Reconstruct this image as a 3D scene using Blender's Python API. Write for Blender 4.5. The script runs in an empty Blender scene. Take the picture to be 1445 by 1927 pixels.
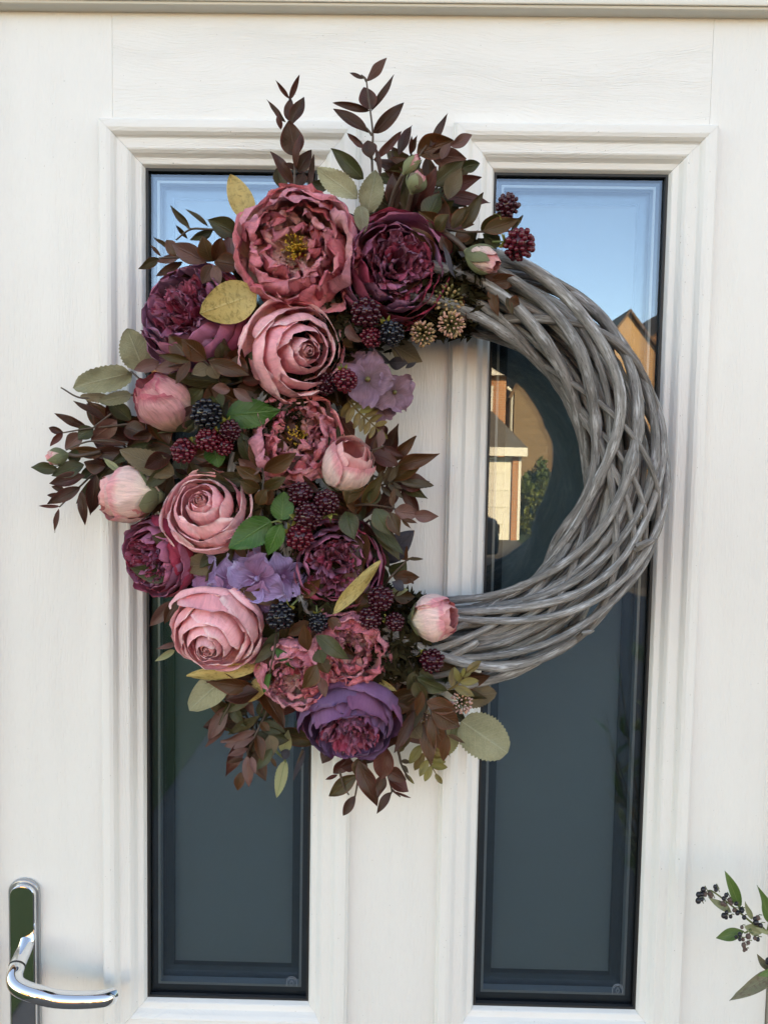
import bpy, math, random
import numpy as np
from mathutils import Vector, Matrix

S = bpy.context.scene
COL = S.collection
rad = math.radians
PI = math.pi

# ------------------------------------------------------------------ camera, sky, sun, exposure
CAM_Z = 1.60
PITCH, YAW, ROLL = -0.0633, -0.0123, 0.0172
FPX, CX, CY = 1447.0, 722.5, 963.5          # focal length and centre in pixels of the 1445 x 1927 photograph
CAM = Vector((0.0, -0.858, CAM_Z))
_f = Vector((math.sin(YAW) * math.cos(PITCH), math.cos(YAW) * math.cos(PITCH), math.sin(PITCH)))
_r0 = Vector((math.cos(YAW), -math.sin(YAW), 0))
_u0 = _r0.cross(_f)
_r = math.cos(ROLL) * _r0 + math.sin(ROLL) * _u0
_u = -math.sin(ROLL) * _r0 + math.cos(ROLL) * _u0
cam_data = bpy.data.cameras.new("camera")
cam = bpy.data.objects.new("camera", cam_data)
COL.objects.link(cam)
cam.matrix_world = Matrix(((_r.x, _u.x, -_f.x, CAM.x), (_r.y, _u.y, -_f.y, CAM.y), (_r.z, _u.z, -_f.z, CAM.z), (0, 0, 0, 1)))
cam_data.sensor_fit = 'VERTICAL'
cam_data.sensor_height = 36.0
cam_data.lens = FPX / 1927.0 * 36.0
cam_data.clip_start = 0.02
cam_data.clip_end = 1000
S.camera = cam

SUN_EL, SUN_AZ = rad(21), rad(14)            # sun low behind the house (towards +Y, a little to the right)
world = bpy.data.worlds.new("World")
S.world = world
world.use_nodes = True
wn = world.node_tree
wn.nodes.clear()
sky = wn.nodes.new("ShaderNodeTexSky")
sky.sky_type = 'NISHITA'
sky.sun_disc = False
sky.sun_elevation = SUN_EL
sky.sun_rotation = SUN_AZ
sky.air_density = 1.0
sky.altitude = 600
sky.dust_density = 0.0
sky.ozone_density = 4.0
bg = wn.nodes.new("ShaderNodeBackground")
bg.inputs["Strength"].default_value = 0.15
wo = wn.nodes.new("ShaderNodeOutputWorld")
wn.links.new(sky.outputs[0], bg.inputs[0])
wn.links.new(bg.outputs[0], wo.inputs[0])

sun_data = bpy.data.lights.new("sun", 'SUN')
sun_data.energy = 4.0
sun_data.angle = rad(0.5)
sun_data.color = (1.0, 0.80, 0.56)
sun = bpy.data.objects.new("sun", sun_data)
COL.objects.link(sun)
_sd = Vector((math.sin(SUN_AZ) * math.cos(SUN_EL), math.cos(SUN_AZ) * math.cos(SUN_EL), math.sin(SUN_EL)))
sun.rotation_euler = _sd.to_track_quat('Z', 'Y').to_euler()

S.view_settings.view_transform = 'Standard'
S.view_settings.look = 'None'
S.view_settings.gamma = 1.0
S.view_settings.use_curve_mapping = False
S.view_settings.exposure = 2.46
S.view_settings.use_white_balance = True
S.view_settings.white_balance_temperature = 12600
S.view_settings.white_balance_tint = 18

S.render.engine = 'CYCLES'
S.cycles.use_denoising = True
S.cycles.max_bounces = 8
S.cycles.diffuse_bounces = 4
S.cycles.glossy_bounces = 4
S.cycles.transparent_max_bounces = 16
S.cycles.transmission_bounces = 4
S.cycles.caustics_reflective = True
S.cycles.caustics_refractive = False

# ------------------------------------------------------------------ helpers
def ray(px, py):
    return (_f + _r * ((px - CX) / FPX) + _u * ((CY - py) / FPX))

def P(px, py, h=0.0):
    """The point that stands h metres in front of the door face and is seen at a photograph pixel."""
    d = ray(px, py)
    return CAM + d * ((-h - CAM.y) / d.y)

def sc(h):
    """Metres per photograph pixel at h metres in front of the door face."""
    return (-h - CAM.y) / FPX

def link(name, mesh, parent=None, mat=None):
    o = bpy.data.objects.new(name, mesh)
    COL.objects.link(o)
    if parent is not None:
        o.parent = parent
    if mat is not None and mesh is not None and not mesh.materials:
        mesh.materials.append(mat)
    return o

def tag(o, label=None, cat=None, group=None, kind=None):
    if label: o["label"] = label
    if cat: o["category"] = cat
    if group: o["group"] = group
    if kind: o["kind"] = kind
    return o

def thing(name, label, cat, loc=(0, 0, 0), group=None):
    o = bpy.data.objects.new(name, None)
    o.empty_display_size = 0.02
    COL.objects.link(o)
    o.location = loc
    return tag(o, label, cat, group)

def mesh_from(name, verts, faces, uvs=None, smooth=True):
    me = bpy.data.meshes.new(name)
    me.from_pydata([tuple(v) for v in verts], [], faces)
    if uvs is not None:
        lay = me.uv_layers.new(name="UVMap")
        li = np.empty(len(me.loops), dtype=np.int32)
        me.loops.foreach_get("vertex_index", li)
        lay.data.foreach_set("uv", np.asarray(uvs, dtype=np.float32)[li].ravel())
    if smooth:
        me.polygons.foreach_set("use_smooth", [True] * len(me.polygons))
    me.update()
    return me

def grid_faces(nu, nv, off=0):
    f = []
    for j in range(nv - 1):
        for i in range(nu - 1):
            a = off + j * nu + i
            f.append((a, a + 1, a + nu + 1, a + nu))
    return f

def box_mesh(name, x0, x1, y0, y1, z0, z1, bevel=0.0):
    v = [(x0, y0, z0), (x1, y0, z0), (x1, y1, z0), (x0, y1, z0), (x0, y0, z1), (x1, y0, z1), (x1, y1, z1), (x0, y1, z1)]
    f = [(0, 3, 2, 1), (4, 5, 6, 7), (0, 1, 5, 4), (1, 2, 6, 5), (2, 3, 7, 6), (3, 0, 4, 7)]
    return mesh_from(name, v, f, smooth=False)

def bevel(o, w, seg=2):
    m = o.modifiers.new("bevel", 'BEVEL')
    m.width = w
    m.segments = seg
    m.limit_method = 'ANGLE'
    return o

def box(name, x0, x1, y0, y1, z0, z1, mat, parent=None, bev=0.0):
    o = link(name, box_mesh(name, x0, x1, y0, y1, z0, z1), parent, mat)
    if bev: bevel(o, bev)
    return o

def frames_along(pts):
    pts = np.asarray(pts, float)
    tan = np.gradient(pts, axis=0)
    tan /= np.linalg.norm(tan, axis=1)[:, None] + 1e-12
    n = np.cross(tan[0], (0.0, 0.31, 0.95))
    if np.linalg.norm(n) < 1e-3: n = np.cross(tan[0], (1.0, 0, 0))
    ns = []
    for t in tan:
        n = n - t * np.dot(n, t)
        n /= np.linalg.norm(n) + 1e-12
        ns.append(n.copy())
    ns = np.array(ns)
    return tan, ns, np.cross(tan, ns)

def tube_geo(pts, radii, sides=8, off=0, caps=True):
    pts = np.asarray(pts, float)
    radii = np.broadcast_to(np.asarray(radii, float), (len(pts),))
    _, n, b = frames_along(pts)
    a = np.linspace(0, 2 * PI, sides + 1)
    ring = np.cos(a)[None, :, None] * n[:, None, :] + np.sin(a)[None, :, None] * b[:, None, :]
    v = (pts[:, None, :] + ring * radii[:, None, None]).reshape(-1, 3)
    seg = np.concatenate([[0], np.cumsum(np.linalg.norm(np.diff(pts, axis=0), axis=1))])
    uv = np.stack(np.meshgrid(np.linspace(0, 1, sides + 1), seg), -1).reshape(-1, 2)
    f = grid_faces(sides + 1, len(pts), off)
    if caps:
        m = len(pts) - 1
        f.append(tuple(off + k for k in range(sides))[::-1])
        f.append(tuple(off + m * (sides + 1) + k for k in range(sides)))
    return v, f, uv

def tube(name, pts, radii, mat, parent=None, sides=8, origin=(0, 0, 0)):
    v, f, uv = tube_geo(pts, radii, sides)
    v = v - np.asarray(origin)
    return link(name, mesh_from(name, v, f, uv), parent, mat)

def smooth_path(pts, n):
    """Catmull-Rom through the points, n samples."""
    p = np.asarray([tuple(q) for q in pts], float)
    if len(p) == 2:
        t = np.linspace(0, 1, n)[:, None]
        return p[0] * (1 - t) + p[1] * t
    p = np.vstack([2 * p[0] - p[1], p, 2 * p[-1] - p[-2]])
    m = len(p) - 3
    out = []
    for s in np.linspace(0, m - 1e-6, n):
        i = int(s); t = s - i
        a, b, c, d = p[i:i + 4]
        out.append(0.5 * (2 * b + (c - a) * t + (2 * a - 5 * b + 4 * c - d) * t * t + (3 * b - a - 3 * c + d) * t ** 3))
    return np.array(out)

class Noise:
    """Cheap smooth vector noise: a sum of sines with random directions."""
    def __init__(self, seed, octaves=3, freq=1.0, gain=0.5, n=5):
        rs = np.random.RandomState(seed)
        self.k, self.ph, self.am = [], [], []
        for o in range(octaves):
            for _ in range(n):
                d = rs.normal(size=3); d /= np.linalg.norm(d)
                self.k.append(d * freq * 2 ** o * rs.uniform(0.7, 1.4) * 2 * PI)
                self.ph.append(rs.uniform(0, 2 * PI))
                self.am.append(gain ** o / n ** 0.5)
        self.k, self.ph, self.am = np.array(self.k), np.array(self.ph), np.array(self.am)
    def __call__(self, p):
        return (np.sin(np.asarray(p) @ self.k.T + self.ph) * self.am).sum(-1)

# ------------------------------------------------------------------ materials
class NT:
    def __init__(self, name):
        self.m = bpy.data.materials.new(name)
        self.m.use_nodes = True
        self.t = self.m.node_tree
        self.t.nodes.clear()
        self.out = self.t.nodes.new("ShaderNodeOutputMaterial")
    def n(self, typ, **kw):
        nd = self.t.nodes.new("ShaderNode" + typ)
        for k, v in kw.items():
            if k.startswith("i_"):
                key = k[2:]
                nd.inputs[int(key) if key.isdigit() else key.replace("_", " ")].default_value = v
            else:
                setattr(nd, k, v)
        return nd
    def l(self, a, b):
        self.t.links.new(a, b)
    def mixc(self, fac, a, b, mode='MIX'):
        nd = self.n("Mix", data_type='RGBA', blend_type=mode)
        for s, v in ((0, fac), (6, a), (7, b)):
            if isinstance(v, bpy.types.NodeSocket): self.l(v, nd.inputs[s])
            elif s == 0: nd.inputs[0].default_value = v
            else: nd.inputs[s].default_value = (*v, 1) if len(v) == 3 else v
        return nd.outputs[2]
    def math(self, op, a, b=None, c=None, clamp=False):
        nd = self.n("Math", operation=op, use_clamp=clamp)
        for i, v in enumerate((a, b, c)):
            if v is None: continue
            if isinstance(v, bpy.types.NodeSocket): self.l(v, nd.inputs[i])
            else: nd.inputs[i].default_value = v
        return nd.outputs[0]
    def ramp(self, fac, stops, interp='LINEAR'):
        nd = self.n("ValToRGB")
        cr = nd.color_ramp
        cr.interpolation = interp
        while len(cr.elements) < len(stops): cr.elements.new(0.5)
        for e, (p, c) in zip(cr.elements, stops):
            e.position = p
            e.color = (*c, 1) if not isinstance(c, (int, float)) else (c, c, c, 1)
        self.l(fac, nd.inputs[0])
        return nd.outputs[0]
    def mapping(self, src, scale, loc=(0, 0, 0)):
        nd = self.n("Mapping")
        nd.inputs["Scale"].default_value = scale
        nd.inputs["Location"].default_value = loc
        self.l(src, nd.inputs[0])
        return nd.outputs[0]
    def noise(self, vec, scale, detail=3, rough=0.5, dist=0.0):
        nd = self.n("TexNoise")
        nd.inputs["Scale"].default_value = scale
        nd.inputs["Detail"].default_value = detail
        nd.inputs["Roughness"].default_value = rough
        nd.inputs["Distortion"].default_value = dist
        if vec is not None: self.l(vec, nd.inputs["Vector"])
        return nd.outputs[0]
    def bump(self, height, strength=0.3, dist=0.001, normal=None):
        nd = self.n("Bump")
        nd.inputs["Strength"].default_value = strength
        nd.inputs["Distance"].default_value = dist
        self.l(height, nd.inputs["Height"])
        if normal is not None: self.l(normal, nd.inputs["Normal"])
        return nd.outputs[0]
    def bsdf(self, color=None, rough=0.5, metal=0.0, spec=0.5, normal=None, coat=0.0, coat_rough=0.1, sheen=0.0):
        nd = self.n("BsdfPrincipled")
        if isinstance(color, bpy.types.NodeSocket): self.l(color, nd.inputs["Base Color"])
        elif color is not None: nd.inputs["Base Color"].default_value = (*color, 1)
        if isinstance(rough, bpy.types.NodeSocket): self.l(rough, nd.inputs["Roughness"])
        else: nd.inputs["Roughness"].default_value = rough
        nd.inputs["Metallic"].default_value = metal
        nd.inputs["Specular IOR Level"].default_value = spec
        nd.inputs["Coat Weight"].default_value = coat
        nd.inputs["Coat Roughness"].default_value = coat_rough
        nd.inputs["Sheen Weight"].default_value = sheen
        if normal is not None: self.l(normal, nd.inputs["Normal"])
        return nd
    def done(self, shader):
        self.l(shader, self.out.inputs[0])
        return self.m

def simple(name, color, rough=0.5, metal=0.0, spec=0.5, var=0.0, vscale=20.0, bumpd=0.0, bscale=200.0):
    t = NT(name)
    co = t.n("TexCoord").outputs["Object"]
    c = color
    if var:
        nz = t.noise(co, vscale, 4, 0.6)
        c = t.mixc(nz, tuple(x * (1 - var) for x in color), tuple(min(1, x * (1 + var)) for x in color))
    nm = t.bump(t.noise(co, bscale, 4), 0.4, bumpd) if bumpd else None
    return t.done(t.bsdf(c, rough, metal, spec, nm).outputs[0])

def wood_grain(name, horizontal):
    """White foil-grained composite skin: embossed wood grain running along the piece."""
    t = NT(name)
    co = t.n("TexCoord").outputs["Object"]
    warp = t.noise(t.mapping(co, (3.0, 1, 1.1) if not horizontal else (1.6, 1, 5.0)), 2.2, 2, 0.5)
    sep = t.n("SeparateXYZ"); t.l(co, sep.inputs[0])
    across, along = (sep.outputs[2], sep.outputs[0]) if horizontal else (sep.outputs[0], sep.outputs[2])
    wamt = t.math('MULTIPLY', t.math('SUBTRACT', warp, 0.5), 0.10 if horizontal else 0.03)
    ac = t.math('ADD', across, wamt)
    comb = t.n("CombineXYZ")
    t.l(t.math('MULTIPLY', ac, 520.0), comb.inputs[0])
    t.l(t.math('MULTIPLY', along, 46.0), comb.inputs[1])
    pores = t.noise(comb.outputs[0], 1.0, 3, 0.6)
    pr = t.ramp(pores, [(0.35, 0.0), (0.62, 1.0)])
    comb2 = t.n("CombineXYZ")
    t.l(t.math('MULTIPLY', ac, 55.0), comb2.inputs[0])
    t.l(t.math('MULTIPLY', along, 2.2), comb2.inputs[1])
    mask = t.ramp(t.noise(comb2.outputs[0], 1.0, 2, 0.5), [(0.35, 0.35), (0.70, 1.0)])
    hgt = t.math('ADD', 0.5, t.math('MULTIPLY', t.math('SUBTRACT', pr, 0.5), mask))
    bm = t.bump(hgt, 0.65, 0.0006)
    dirt = t.noise(co, 9.0, 5, 0.65)
    c = t.mixc(t.ramp(dirt, [(0.35, 0.0), (0.75, 1.0)]), (0.80, 0.785, 0.755), (0.775, 0.76, 0.73))
    spk = t.noise(co, 620.0, 0, 0.5)
    c = t.mixc(t.ramp(spk, [(0.862, 0.0), (0.875, 0.7)]), c, (0.12, 0.10, 0.08))
    return t.done(t.bsdf(c, 0.42, 0, 0.45, bm).outputs[0])

M = {}
M['grain_v'] = wood_grain("white_grained_skin_upright", False)
M['grain_h'] = wood_grain("white_grained_skin_level", True)
M['frame_white'] = simple("cream_frame_plastic", (0.70, 0.66, 0.58), 0.4, var=0.05)
M['gasket'] = simple("black_rubber", (0.012, 0.013, 0.014), 0.55)
M['spacer'] = simple("brushed_grey_spacer", (0.30, 0.33, 0.36), 0.35, 0.6)
M['chrome'] = simple("polished_chrome", (0.80, 0.82, 0.84), 0.035, 1.0)
M['plinth'] = simple("satin_grey_metal", (0.42, 0.44, 0.46), 0.32, 0.8)

def glass_mat():
    t = NT("window_glass")
    geo = t.n("NewGeometry")
    ior = t.math('ADD', 1.95, t.math('MULTIPLY', geo.outputs["Backfacing"], 1 / 1.95 - 1.95))   # same reflectance on both faces of the sheet
    fr = t.n("Fresnel"); t.l(ior, fr.inputs["IOR"])
    g = t.n("BsdfGlossy"); g.inputs["Roughness"].default_value = 0.0
    g.inputs["Color"].default_value = (0.65, 0.81, 1.0, 1)
    tr = t.n("BsdfTransparent"); tr.inputs[0].default_value = (0.86, 0.90, 0.89, 1)
    mx = t.n("MixShader")
    t.l(fr.outputs[0], mx.inputs[0]); t.l(tr.outputs[0], mx.inputs[1]); t.l(g.outputs[0], mx.inputs[2])
    return t.done(mx.outputs[0])
M['glass'] = glass_mat()

def blind_mat():
    t = NT("grey_obscured_pane")
    co = t.n("TexCoord").outputs["Object"]
    nz = t.noise(co, 5.0, 3, 0.5)
    c = t.mixc(nz, (0.24, 0.262, 0.30), (0.27, 0.29, 0.33))
    return t.done(t.bsdf(c, 0.6, 0, 0.3, t.bump(t.noise(co, 900, 2), 0.2, 0.0003)).outputs[0])
M['obscure'] = blind_mat()
M['dark_room'] = simple("dark_interior_board", (0.020, 0.026, 0.026), 0.8)

def bark_mat(name, tint, pale):
    t = NT(name)
    uv = t.n("UVMap").outputs[0]
    rnd = t.n("ObjectInfo").outputs["Random"]
    off = t.n("CombineXYZ"); t.l(t.math('MULTIPLY', rnd, 37.0), off.inputs[0]); t.l(t.math('MULTIPLY', rnd, 53.0), off.inputs[1])
    ad = t.n("VectorMath", operation='ADD'); t.l(uv, ad.inputs[0]); t.l(off.outputs[0], ad.inputs[1])
    st = t.noise(t.mapping(ad.outputs[0], (11.0, 26.0, 1)), 1.0, 5, 0.62)
    fine = t.noise(t.mapping(ad.outputs[0], (34.0, 90.0, 1)), 1.0, 4, 0.6)
    blot = t.noise(t.mapping(ad.outputs[0], (9.0, 34.0, 1)), 1.0, 3, 0.6)
    base = t.mixc(t.ramp(st, [(0.3, 0.0), (0.7, 1.0)]), tuple(x * 0.42 for x in tint), tuple(x * 1.30 for x in tint))
    base = t.mixc(t.ramp(blot, [(0.53, 0.0), (0.70, 0.75)]), base, pale)
    base = t.mixc(t.ramp(fine, [(0.33, 0.85), (0.43, 0.0)]), base, (0.035, 0.030, 0.028))
    val = t.math('ADD', 0.78, t.math('MULTIPLY', rnd, 0.42))
    hsv = t.n("HueSaturation"); t.l(val, hsv.inputs["Value"]); t.l(base, hsv.inputs["Color"])
    hgt = t.math('ADD', t.math('MULTIPLY', st, 0.6), t.math('MULTIPLY', fine, 0.5))
    return t.done(t.bsdf(hsv.outputs[0], 0.68, 0, 0.35, t.bump(hgt, 1.0, 0.0024)).outputs[0])
M['bark'] = bark_mat("weathered_grey_willow", (0.275, 0.26, 0.25), (0.66, 0.67, 0.69))
M['split'] = bark_mat("split_willow", (0.28, 0.255, 0.24), (0.55, 0.53, 0.51))
M['stem'] = simple("brown_stem", (0.075, 0.045, 0.030), 0.5, var=0.35, vscale=300)
M['stem_green'] = simple("green_stem", (0.12, 0.15, 0.05), 0.5, var=0.3, vscale=300)

def petal_mat(name, base, mid, rim, dark=None, rnd_cols=None, rnd_amt=0.0, streak=0.35, crumple=0.5, transl=0.12, rim_at=0.86, rough=0.62, back=None, bscale=1.0, base_at=0.12):
    """A dyed cloth or dried petal: base to rim colour along the petal, veins across, crumpled surface."""
    t = NT(name)
    uv = t.n("UVMap").outputs[0]
    rnd = t.n("ObjectInfo").outputs["Random"]
    sep = t.n("SeparateXYZ"); t.l(uv, sep.inputs[0])
    off = t.n("CombineXYZ"); t.l(t.math('MULTIPLY', rnd, 41.0), off.inputs[0]); t.l(t.math('MULTIPLY', rnd, 67.0), off.inputs[1])
    ad = t.n("VectorMath", operation='ADD'); t.l(uv, ad.inputs[0]); t.l(off.outputs[0], ad.inputs[1])
    vec = ad.outputs[0]
    blot = t.noise(t.mapping(vec, (3.5, 2.5, 1)), 1.0, 4, 0.6)
    vv = t.math('ADD', sep.outputs[1], t.math('MULTIPLY', t.math('SUBTRACT', blot, 0.5), 0.45))
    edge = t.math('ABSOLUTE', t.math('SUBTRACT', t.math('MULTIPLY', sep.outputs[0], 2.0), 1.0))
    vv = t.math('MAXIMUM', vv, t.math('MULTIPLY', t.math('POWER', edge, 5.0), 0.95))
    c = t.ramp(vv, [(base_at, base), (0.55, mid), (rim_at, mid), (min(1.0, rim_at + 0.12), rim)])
    if rnd_cols is not None:
        c = t.mixc(t.math('MULTIPLY', t.ramp(t.math('FRACT', t.math('MULTIPLY', rnd, 7.13)), [(0.25, 0.0), (0.8, 1.0)]), rnd_amt), c, rnd_cols)
    veins = t.noise(t.mapping(vec, (22.0, 2.2, 1)), 1.0, 4, 0.65, 0.6)
    wr = t.noise(t.mapping(vec, (7.0 * bscale, 6.0 * bscale, 1)), 1.0, 5, 0.62, 1.2)
    val = t.math('ADD', 1.0 - streak * 0.5, t.math('MULTIPLY', t.ramp(veins, [(0.3, 0.0), (0.7, 1.0)]), streak))
    val = t.math('MULTIPLY', val, t.math('ADD', 0.86, t.math('MULTIPLY', t.math('FRACT', t.math('MULTIPLY', rnd, 3.77)), 0.28)))
    hsv = t.n("HueSaturation"); t.l(val, hsv.inputs["Value"]); t.l(c, hsv.inputs["Color"])
    col = hsv.outputs[0]
    if dark is not None:
        col = t.mixc(t.ramp(wr, [(0.60, 0.0), (0.75, 0.8)]), col, dark)
    hgt = t.math('ADD', t.math('MULTIPLY', veins, 0.5), t.math('MULTIPLY', wr, 1.0))
    nm = t.bump(hgt, crumple, 0.0022)
    if back is not None:
        geo = t.n("NewGeometry")
        col = t.mixc(t.math('MULTIPLY', geo.outputs["Backfacing"], t.math('SUBTRACT', 0.95, t.math('MULTIPLY', sep.outputs[1], 0.90))), col, back)
    p = t.bsdf(col, rough, 0, 0.3, nm, sheen=0.05)
    tr = t.n("BsdfTranslucent"); t.l(col, tr.inputs[0]); t.l(nm, tr.inputs["Normal"])
    mx = t.n("MixShader"); mx.inputs[0].default_value = transl
    t.l(p.outputs[0], mx.inputs[1]); t.l(tr.outputs[0], mx.inputs[2])
    return t.done(mx.outputs[0])

def leaf_mat(name, c1, c2, rib, edge=None, rough=0.38, spec=0.5, spots=None, rnd2=None, vein=0.25, transl=0.08, bumpd=0.0012, fuzz=0.0):
    t = NT(name)
    uv = t.n("UVMap").outputs[0]
    rnd = t.n("ObjectInfo").outputs["Random"]
    sep = t.n("SeparateXYZ"); t.l(uv, sep.inputs[0])
    off = t.n("CombineXYZ"); t.l(t.math('MULTIPLY', rnd, 31.0), off.inputs[0]); t.l(t.math('MULTIPLY', rnd, 59.0), off.inputs[1])
    ad = t.n("VectorMath", operation='ADD'); t.l(uv, ad.inputs[0]); t.l(off.outputs[0], ad.inputs[1])
    vec = ad.outputs[0]
    side = t.math('ABSOLUTE', t.math('SUBTRACT', t.math('MULTIPLY', sep.outputs[0], 2.0), 1.0))
    blot = t.noise(t.mapping(vec, (2.4, 2.4, 1)), 1.0, 4, 0.6)
    c = t.mixc(t.ramp(blot, [(0.32, 0.0), (0.68, 1.0)]), c1, c2)
    if rnd2 is not None:
        c = t.mixc(t.ramp(t.math('FRACT', t.math('MULTIPLY', rnd, 5.31)), [(0.45, 0.0), (0.95, 0.85)]), c, rnd2)
    # side veins run out from the midrib at a slant
    vcoord = t.math('SUBTRACT', t.math('MULTIPLY', sep.outputs[1], 9.0), t.math('MULTIPLY', side, 2.6))
    saw = t.math('ABSOLUTE', t.math('SUBTRACT', t.math('FRACT', vcoord), 0.5))
    vl = t.ramp(saw, [(0.0, 1.0), (0.10, 0.0)])
    ribm = t.ramp(side, [(0.0, 1.0), (0.075, 0.0)])
    c = t.mixc(t.math('MULTIPLY', vl, vein), c, rib)
    c = t.mixc(t.math('MULTIPLY', ribm, 0.7), c, rib)
    if edge is not None:
        c = t.mixc(t.math('MULTIPLY', t.ramp(side, [(0.80, 0.0), (1.0, 1.0)]), 0.8), c, edge)
    fine = t.noise(t.mapping(vec, (30.0, 26.0, 1)), 1.0, 5, 0.6)
    if spots is not None:
        sp = t.noise(t.mapping(vec, (5.0, 11.0, 1)), 1.0, 5, 0.7, 0.4)
        c = t.mixc(t.ramp(sp, [(0.50, 0.0), (0.62, 0.8)]), c, spots)
    hsv = t.n("HueSaturation")
    t.l(t.math('ADD', 0.72, t.math('MULTIPLY', t.math('FRACT', t.math('MULTIPLY', rnd, 9.7)), 0.35)), hsv.inputs["Value"])
    t.l(t.mixc(0.30 if fuzz else 0.12, c, fine, 'OVERLAY'), hsv.inputs["Color"])
    hgt = t.math('ADD', t.math('MULTIPLY', fine, 0.5 + fuzz), t.math('SUBTRACT', t.math('MULTIPLY', vl, -0.35), t.math('MULTIPLY', ribm, 0.9)))
    nm = t.bump(hgt, 0.5, bumpd)
    p = t.bsdf(hsv.outputs[0], rough, 0, spec, nm, sheen=0.3 if fuzz else 0)
    tr = t.n("BsdfTranslucent"); t.l(hsv.outputs[0], tr.inputs[0])
    mx = t.n("MixShader"); mx.inputs[0].default_value = transl
    t.l(p.outputs[0], mx.inputs[1]); t.l(tr.outputs[0], mx.inputs[2])
    return t.done(mx.outputs[0])

M['rose'] = petal_mat("dusky_pink_rose_petal", (0.88, 0.50, 0.41), (0.93, 0.43, 0.465), (0.95, 0.64, 0.65), rnd_cols=(0.90, 0.30, 0.37), rnd_amt=0.5, streak=0.32, crumple=0.5, rough=0.5)
M['rose_heart'] = petal_mat("rose_heart_petal", (0.70, 0.22, 0.23), (0.76, 0.27, 0.28), (0.84, 0.42, 0.41), streak=0.22, crumple=0.35)
M['bud'] = petal_mat("rosebud_petal", (0.84, 0.74, 0.56), (0.84, 0.55, 0.51), (0.78, 0.30, 0.33), rnd_cols=(0.86, 0.66, 0.58), rnd_amt=0.5, streak=0.45, crumple=0.6, rim_at=0.8)
M['bud_deep'] = petal_mat("deep_rosebud_petal", (0.74, 0.48, 0.36), (0.68, 0.29, 0.30), (0.50, 0.10, 0.14), rnd_cols=(0.70, 0.40, 0.40), rnd_amt=0.5, streak=0.5, crumple=0.6)
M['dusty'] = petal_mat("faded_crimson_peony_petal", (0.86, 0.60, 0.42), (0.70, 0.165, 0.20), (0.66, 0.13, 0.175), dark=(0.42, 0.035, 0.07), rnd_cols=(0.74, 0.30, 0.38), rnd_amt=0.75, back=(0.86, 0.60, 0.48), base_at=0.40, streak=0.45, crumple=1.1, transl=0.10)
M['dusty_in'] = petal_mat("crumpled_peony_heart_petal", (0.82, 0.58, 0.42), (0.70, 0.26, 0.29), (0.62, 0.19, 0.27), dark=(0.42, 0.045, 0.075), rnd_cols=(0.60, 0.085, 0.12), rnd_amt=0.7, back=(0.86, 0.56, 0.46), base_at=0.36, streak=0.45, crumple=1.1, transl=0.10)
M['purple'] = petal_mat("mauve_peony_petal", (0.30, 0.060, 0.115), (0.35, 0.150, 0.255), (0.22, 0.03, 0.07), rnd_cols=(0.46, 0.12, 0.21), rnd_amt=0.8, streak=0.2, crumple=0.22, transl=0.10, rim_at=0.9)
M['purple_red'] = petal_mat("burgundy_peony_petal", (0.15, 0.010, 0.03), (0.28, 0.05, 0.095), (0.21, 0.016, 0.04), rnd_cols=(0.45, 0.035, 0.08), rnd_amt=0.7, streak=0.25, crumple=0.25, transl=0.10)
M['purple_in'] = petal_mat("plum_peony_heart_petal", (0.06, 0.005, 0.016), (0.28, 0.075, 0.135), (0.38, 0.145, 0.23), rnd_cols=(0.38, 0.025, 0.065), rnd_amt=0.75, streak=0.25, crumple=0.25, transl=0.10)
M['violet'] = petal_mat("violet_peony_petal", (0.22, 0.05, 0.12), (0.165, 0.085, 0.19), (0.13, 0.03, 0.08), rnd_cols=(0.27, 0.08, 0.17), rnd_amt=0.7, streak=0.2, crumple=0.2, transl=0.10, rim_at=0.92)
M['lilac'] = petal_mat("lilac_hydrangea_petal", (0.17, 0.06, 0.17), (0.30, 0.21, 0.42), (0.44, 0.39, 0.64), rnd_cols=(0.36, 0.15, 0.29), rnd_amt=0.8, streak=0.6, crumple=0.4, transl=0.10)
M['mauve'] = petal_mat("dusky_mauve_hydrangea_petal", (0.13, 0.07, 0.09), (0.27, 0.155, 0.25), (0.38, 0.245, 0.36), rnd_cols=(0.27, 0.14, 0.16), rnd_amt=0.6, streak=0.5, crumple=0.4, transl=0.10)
M['brown'] = leaf_mat("glossy_brown_leaf", (0.105, 0.032, 0.013), (0.078, 0.034, 0.011), (0.15, 0.060, 0.028), edge=(0.19, 0.045, 0.018), rnd2=(0.056, 0.046, 0.012), vein=0.06, spec=0.36, rough=0.34)
M['burgundy'] = leaf_mat("dark_burgundy_leaf", (0.070, 0.017, 0.011), (0.046, 0.021, 0.009), (0.10, 0.036, 0.022), edge=(0.15, 0.024, 0.018), rnd2=(0.115, 0.026, 0.019), vein=0.05, spec=0.36, rough=0.34)
M['olive'] = leaf_mat("olive_green_leaf", (0.045, 0.060, 0.020), (0.062, 0.055, 0.024), (0.10, 0.11, 0.045), edge=(0.085, 0.045, 0.022), rnd2=(0.075, 0.045, 0.018), vein=0.06, spec=0.36, rough=0.34)
M['green'] = leaf_mat("fresh_green_leaf", (0.024, 0.105, 0.016), (0.034, 0.135, 0.020), (0.12, 0.22, 0.06), vein=0.5, spec=0.4)
M['grey'] = leaf_mat("felted_grey_green_leaf", (0.37, 0.35, 0.22), (0.28, 0.275, 0.165), (0.44, 0.43, 0.30), rough=0.8, spec=0.15, vein=0.3, bumpd=0.002, fuzz=0.6)
M['taupe'] = leaf_mat("taupe_velvet_leaf", (0.22, 0.155, 0.095), (0.18, 0.14, 0.08), (0.27, 0.20, 0.13), rough=0.75, spec=0.2, vein=0.25, bumpd=0.0018, fuzz=0.4)
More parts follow.
